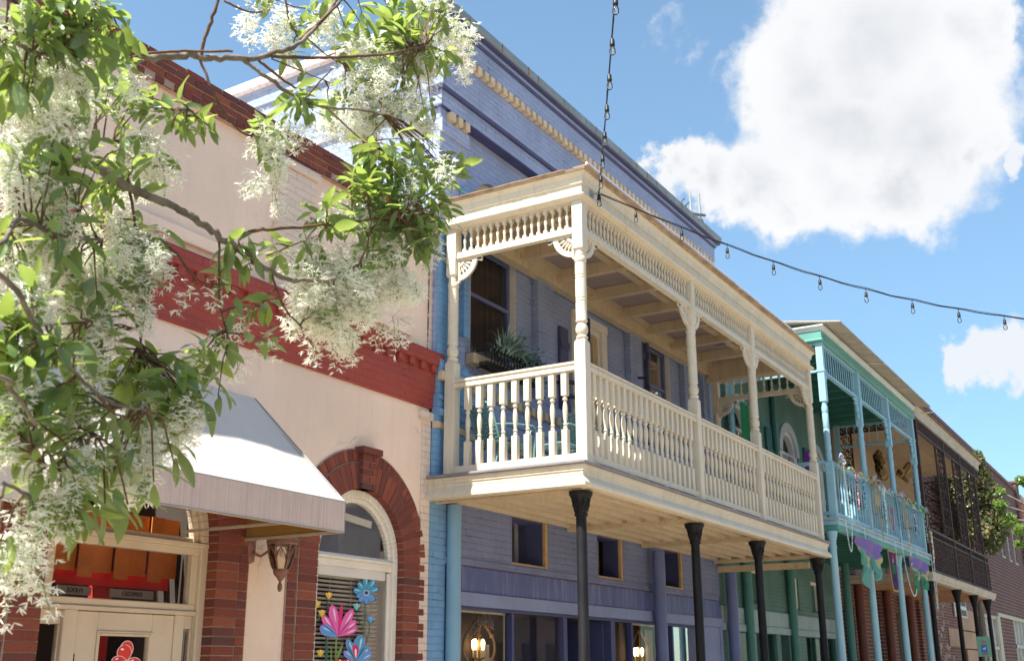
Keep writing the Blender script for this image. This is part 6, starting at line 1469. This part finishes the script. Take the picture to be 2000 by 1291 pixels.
def whorl(tip, d, n, L0, droopy=.5):
    for k in range(n):
        a = 2*pi*k*.382*1.0+R6.uniform(-.3, .3); back = k/n
        s1 = unit(np.cross(d, UPV+R6.normal(size=3)*.1)); s2 = np.cross(d, s1); e = .45+.85*back
        dd = d*math.cos(e)+(s1*math.cos(a)+s2*math.sin(a))*math.sin(e)+DOWN*.12
        L = L0*R6.uniform(.55, 1.15)*(.75+.4*back); p = tip-d*back*.07
        leaf(LV, p+unit(dd)*.008, dd, UPV+R6.normal(size=3)*.35, L, L*R6.uniform(.28, .39), droopy*R6.uniform(.3, 1.6), R6.uniform(.1, .4))
def cluster(px, py, dep, rpx, nl, nf, L0=.088, droopy=.55, flat=.8):
    c = np.array(at(px, py, dep)); R = rpx/FPX*dep
    nt = max(1, round(nl/2.5)) if nl else 0
    j = np.argmin(np.linalg.norm(NP-c, axis=1)); src = NP[j]
    tips = []
    for k in range(nt):
        o = R6.normal(size=3); o = o/np.linalg.norm(o)*R*R6.uniform(.2, 1.0)**.6; tip = c+o+np.array([0, 0, .12*R])
        js = np.argsort(np.linalg.norm(NP-tip, axis=1))[:3]; s0 = NP[R6.choice(js)]
        if np.linalg.norm(s0-tip) > .8: s0 = c
        v = tip-s0; mid = s0+v*.5+np.array([0, 0, .06])*np.linalg.norm(v)
        TW.tube([s0, s0+(mid-s0)*.5+R6.normal(size=3)*.006, mid, tip], [.0032, .0027, .0022, .0014], 5, cap=False)
        d = unit(unit(v)*.8+R6.normal(size=3)*.45+np.array([0, 0, .05])); whorl(tip, d, int(R6.integers(4, 8)), L0, droopy); tips.append(tip)
    npan = max(1, round(nf/2.9)) if nf else 0
    for k in range(npan):
        o = R6.normal(size=3)*np.array([.46, .46, .42])*R; base = c+o+np.array([0, 0, .22*R])
        L = R6.uniform(.06, .115); dirn = unit(DOWN+R6.normal(size=3)*.3)
        ax = [base+dirn*L*t+R6.normal(size=3)*.003 for t in (0, .35, .7, 1)]
        ST_.tube(ax, [.0012, .001, .0009, .0006], 3, cap=False)
        nfl = int(R6.integers(38, 56)*min(1.25, max(.45, R/.09)))
        for q in range(nfl):
            t = R6.uniform(.08, 1.0); r_ = .036*(1-.6*t)+.009; e = R6.normal(size=3); e = e/np.linalg.norm(e)*r_*R6.uniform(.5, 1.1)
            p = base+dirn*L*t+e
            if q % 3 == 0: ST_.tube([base+dirn*L*max(0, t-.15), p], [.0007, .0005], 3, cap=False)
            petals(PT, p, unit(e)+DOWN*.5)
CL = [(60, 40, 2.5, 110, 34, 3), (150, 30, 2.6, 85, 24, 2), (215, 55, 2.8, 45, 9, 0), (40, 120, 2.5, 100, 22, 12), (130, 130, 2.6, 85, 18, 8), (200, 100, 2.8, 45, 10, 0), (60, 205, 2.7, 100, 10, 34), (140, 195, 2.75, 75, 14, 22), (60, 285, 2.7, 90, 10, 30), (190, 180, 2.95, 55, 12, 5), (245, 130, 3.1, 38, 8, 0),
      (150, 325, 2.65, 90, 26, 6), (245, 365, 2.95, 60, 15, 0), (60, 370, 2.6, 90, 16, 18), (100, 430, 2.7, 95, 12, 28), (215, 430, 3.0, 70, 10, 20), (175, 500, 2.85, 95, 12, 40), (245, 510, 2.95, 60, 12, 22), (40, 500, 2.5, 75, 18, 8), (45, 575, 2.45, 85, 18, 10), (160, 580, 2.8, 80, 16, 20), (235, 590, 2.9, 60, 10, 14),
      (55, 660, 2.4, 90, 26, 6), (165, 655, 2.75, 80, 20, 16), (30, 755, 2.35, 90, 30, 2), (110, 740, 2.6, 80, 24, 6), (55, 850, 2.4, 90, 24, 8), (150, 820, 2.6, 70, 16, 10), (265, 735, 2.9, 55, 22, 2), (325, 735, 3.0, 75, 26, 10), (395, 700, 3.1, 50, 14, 8), (310, 800, 2.9, 70, 20, 22), (385, 790, 3.0, 52, 16, 6), (275, 860, 2.8, 70, 8, 30), (200, 895, 2.65, 80, 14, 20), (130, 900, 2.5, 70, 16, 6), (85, 960, 2.45, 80, 12, 24), (25, 1050, 2.35, 50, 3, 22), (45, 1110, 2.35, 40, 0, 12), (245, 930, 2.75, 55, 3, 16),
      (265, 195, 3.15, 36, 9, 0), (350, 212, 3.2, 50, 14, 0), (392, 225, 3.2, 28, 7, 0), (285, 295, 3.15, 55, 4, 30), (300, 330, 3.15, 42, 2, 14), (540, 280, 3.4, 50, 6, 24), (530, 335, 3.4, 42, 2, 16), (595, 215, 3.5, 40, 14, 0), (560, 230, 3.45, 40, 2, 10),
      (480, 30, 3.7, 55, 4, 9), (565, 45, 3.75, 75, 10, 20), (640, 15, 3.8, 50, 6, 6), (690, 95, 3.75, 60, 4, 16), (740, 85, 3.8, 72, 32, 8), (790, 115, 3.85, 62, 30, 6), (855, 25, 4.1, 60, 16, 18), (880, 85, 4.2, 42, 5, 22), (700, 160, 3.7, 55, 16, 8), (765, 205, 3.75, 65, 14, 24), (815, 225, 3.9, 45, 5, 24), (735, 245, 3.75, 55, 5, 22), (830, 120, 4.0, 50, 12, 16), (680, 225, 3.65, 45, 4, 18), (770, 60, 3.9, 55, 18, 4),
      (755, 330, 3.55, 70, 34, 3), (835, 335, 3.65, 58, 26, 2), (880, 325, 3.75, 32, 9, 0), (700, 395, 3.45, 62, 26, 4), (780, 395, 3.55, 72, 38, 5), (840, 415, 3.65, 48, 22, 6), (655, 420, 3.4, 42, 16, 4), (745, 465, 3.5, 62, 28, 8), (810, 470, 3.55, 42, 16, 0), (600, 465, 3.4, 38, 6, 6), (825, 500, 3.55, 30, 6, 4),
      (640, 560, 3.45, 66, 3, 62), (700, 575, 3.55, 70, 3, 70), (605, 595, 3.4, 40, 2, 34), (745, 560, 3.6, 45, 0, 30), (655, 630, 3.45, 45, 0, 26), (700, 520, 3.55, 60, 4, 36), (600, 500, 3.4, 45, 4, 18), (690, 650, 3.5, 26, 0, 10), (620, 660, 3.45, 26, 0, 8), (760, 610, 3.6, 30, 0, 10), (740, 450, 3.6, 50, 4, 22), (820, 440, 3.7, 30, 0, 12),
      (465, 510, 3.2, 38, 12, 0), (440, 545, 3.15, 20, 3, 3), (480, 610, 3.2, 32, 9, 2), (430, 645, 3.15, 24, 1, 5), (505, 665, 3.2, 20, 2, 4), (465, 705, 3.2, 16, 0, 4), (385, 550, 3.1, 14, 0, 3), (545, 500, 3.3, 28, 6, 0), (292, 478, 2.98, 20, 4, 0), (280, 560, 2.95, 24, 6, 0)]
for c in CL: cluster(*c)
for px, py, dep, n, L in ((150, 985, 2.5, 8, .135), (205, 985, 2.55, 7, .13), (120, 1000, 2.45, 6, .13), (340, 905, 2.85, 6, .10), (250, 985, 2.6, 4, .12), (300, 940, 2.75, 3, .13)):   # big drooping end whorls
    tip = np.array(at(px, py, dep)); s0 = NP[np.argmin(np.linalg.norm(NP-tip, axis=1))]; TW.tube([s0, (s0+tip)/2+np.array([0, 0, .05]), tip], [.003, .0025, .002], 5)
    whorl(tip, unit(np.array([.3, -.1, -.75])+R6.normal(size=3)*.15), n, L, .35)
leaf_m = leafmat('fringe_tree_leaf', (.042, .078, .025), (.07, .11, .045), (.19, .245, .045))
petal_m = clothmat('white_petal', (.93, .93, .87), (.96, .96, .84), .54, .03, 20)
LV.build('foliage', leaf_m, ft); PT.build('blossoms', petal_m, ft)
TW.build('twigs', twigm, ft, smooth=60, kind='stuff'); ST_.build('flower_stalks', mat('green_stalk', (.22, .30, .08), .6, .1, 8), ft, kind='stuff')

# ================================================================== trees further down the street
def street_tree(name, label, base, blobs, lm, leafL, per, trunk_r, seed, limbs=True):
    t = thing(name, label, 'tree', base); rg = np.random.default_rng(seed); B = Bulk(); b = MB(); top = Vector(base)+Vector((0, 0, 2.6))
    cs = [np.array(at(px, py, d)) for px, py, d, r, n in blobs]; low = min(c[2] for c in cs)
    top = Vector((base[0]+.1, base[1], low+.2)); b.tube(spline([Vector(base), (Vector(base)+top)/2+Vector((.06, .03, 0)), top], 5), [trunk_r*(1-.4*i/10) for i in range(11)], 10); b.build('trunk', bark, t, smooth=60)
    b = MB()
    for c in cs: c_ = Vector(c); b.tube(spline([top, (top+c_)/2+Vector((0, 0, .15)), c_], 4), [trunk_r*.45*(1-.8*i/8) for i in range(9)], 6)
    b.build('limbs', bark, t, smooth=60)
    for c, (px, py, d, r, n) in zip(cs, blobs):
        R = r/FPX*d
        for k in range(int(n*per)):
            o = rg.normal(size=3); o = o/np.linalg.norm(o)*R*rg.uniform(.15, 1.15)**.5*np.array([1, 1, .9]); p = c+o; dd = unit(o/R*.6+rg.normal(size=3)); s_ = unit(np.cross(dd, rg.normal(size=3))); L = leafL*rg.uniform(.6, 1.2); n_ = np.cross(s_, dd)*L*.15
            B.add(np.array([p-dd*L*.5, p+s_*L*.22+n_, p+dd*L*.5, p-s_*L*.22+n_]), np.array([(0, 1, 2, 3)]))
    B.build('crown', lm, t, smooth=False); return t
mg = leafmat('magnolia_leaf', (.055, .082, .036), (.22, .18, .09), (.05, .07, .012)); mg.node_tree.nodes['Principled BSDF'].inputs['Roughness'].default_value = .25
P = at(1905, 1100, 36.5)
street_tree('magnolia_tree', 'glossy leaved magnolia tree against the long brick building beyond the iron gallery', (P.x, P.y, G),
            [(1815, 940, 38, 26, 1), (1812, 1010, 38, 28, 1), (1835, 1045, 37.5, 26, 1), (1865, 1055, 37, 26, 1), (1868, 895, 37, 22, .8), (1905, 895, 36, 16, .6), (1912, 925, 36, 21, .8), (1930, 960, 36, 25, 1.), (1900, 975, 36.5, 36, 1.3), (1880, 940, 37, 32, 1), (1943, 1005, 36, 26, 1.), (1920, 1030, 36, 36, 1.4), (1885, 1010, 37, 36, 1.3), (1850, 960, 37.5, 38, 1.3), (1845, 1010, 37.5, 36, 1.2), (1825, 980, 38, 28, 1), (1948, 1040, 36, 20, .7), (1935, 1060, 36, 24, .8), (1955, 985, 36, 13, .4)], mg, .19, 470, .13, 3)
sm = leafmat('bright_green_leaf', (.07, .13, .025), (.10, .16, .04), (.13, .19, .025))
P = at(2080, 1100, 27)
street_tree('street_tree', 'bright yellow green street tree reaching in from the right edge', (P.x, P.y, G),
            [(1952, 985, 27.5, 12, .5), (1970, 1015, 27.5, 16, .7), (1955, 960, 28, 9, .3), (1993, 1035, 27, 13, .6), (1993, 938, 27, 9, .5), (2012, 945, 27, 14, .7), (1990, 1062, 27, 9, .4), (2070, 1000, 27, 45, 3), (2110, 930, 27, 60, 3)], sm, .12, 260, .10, 5)
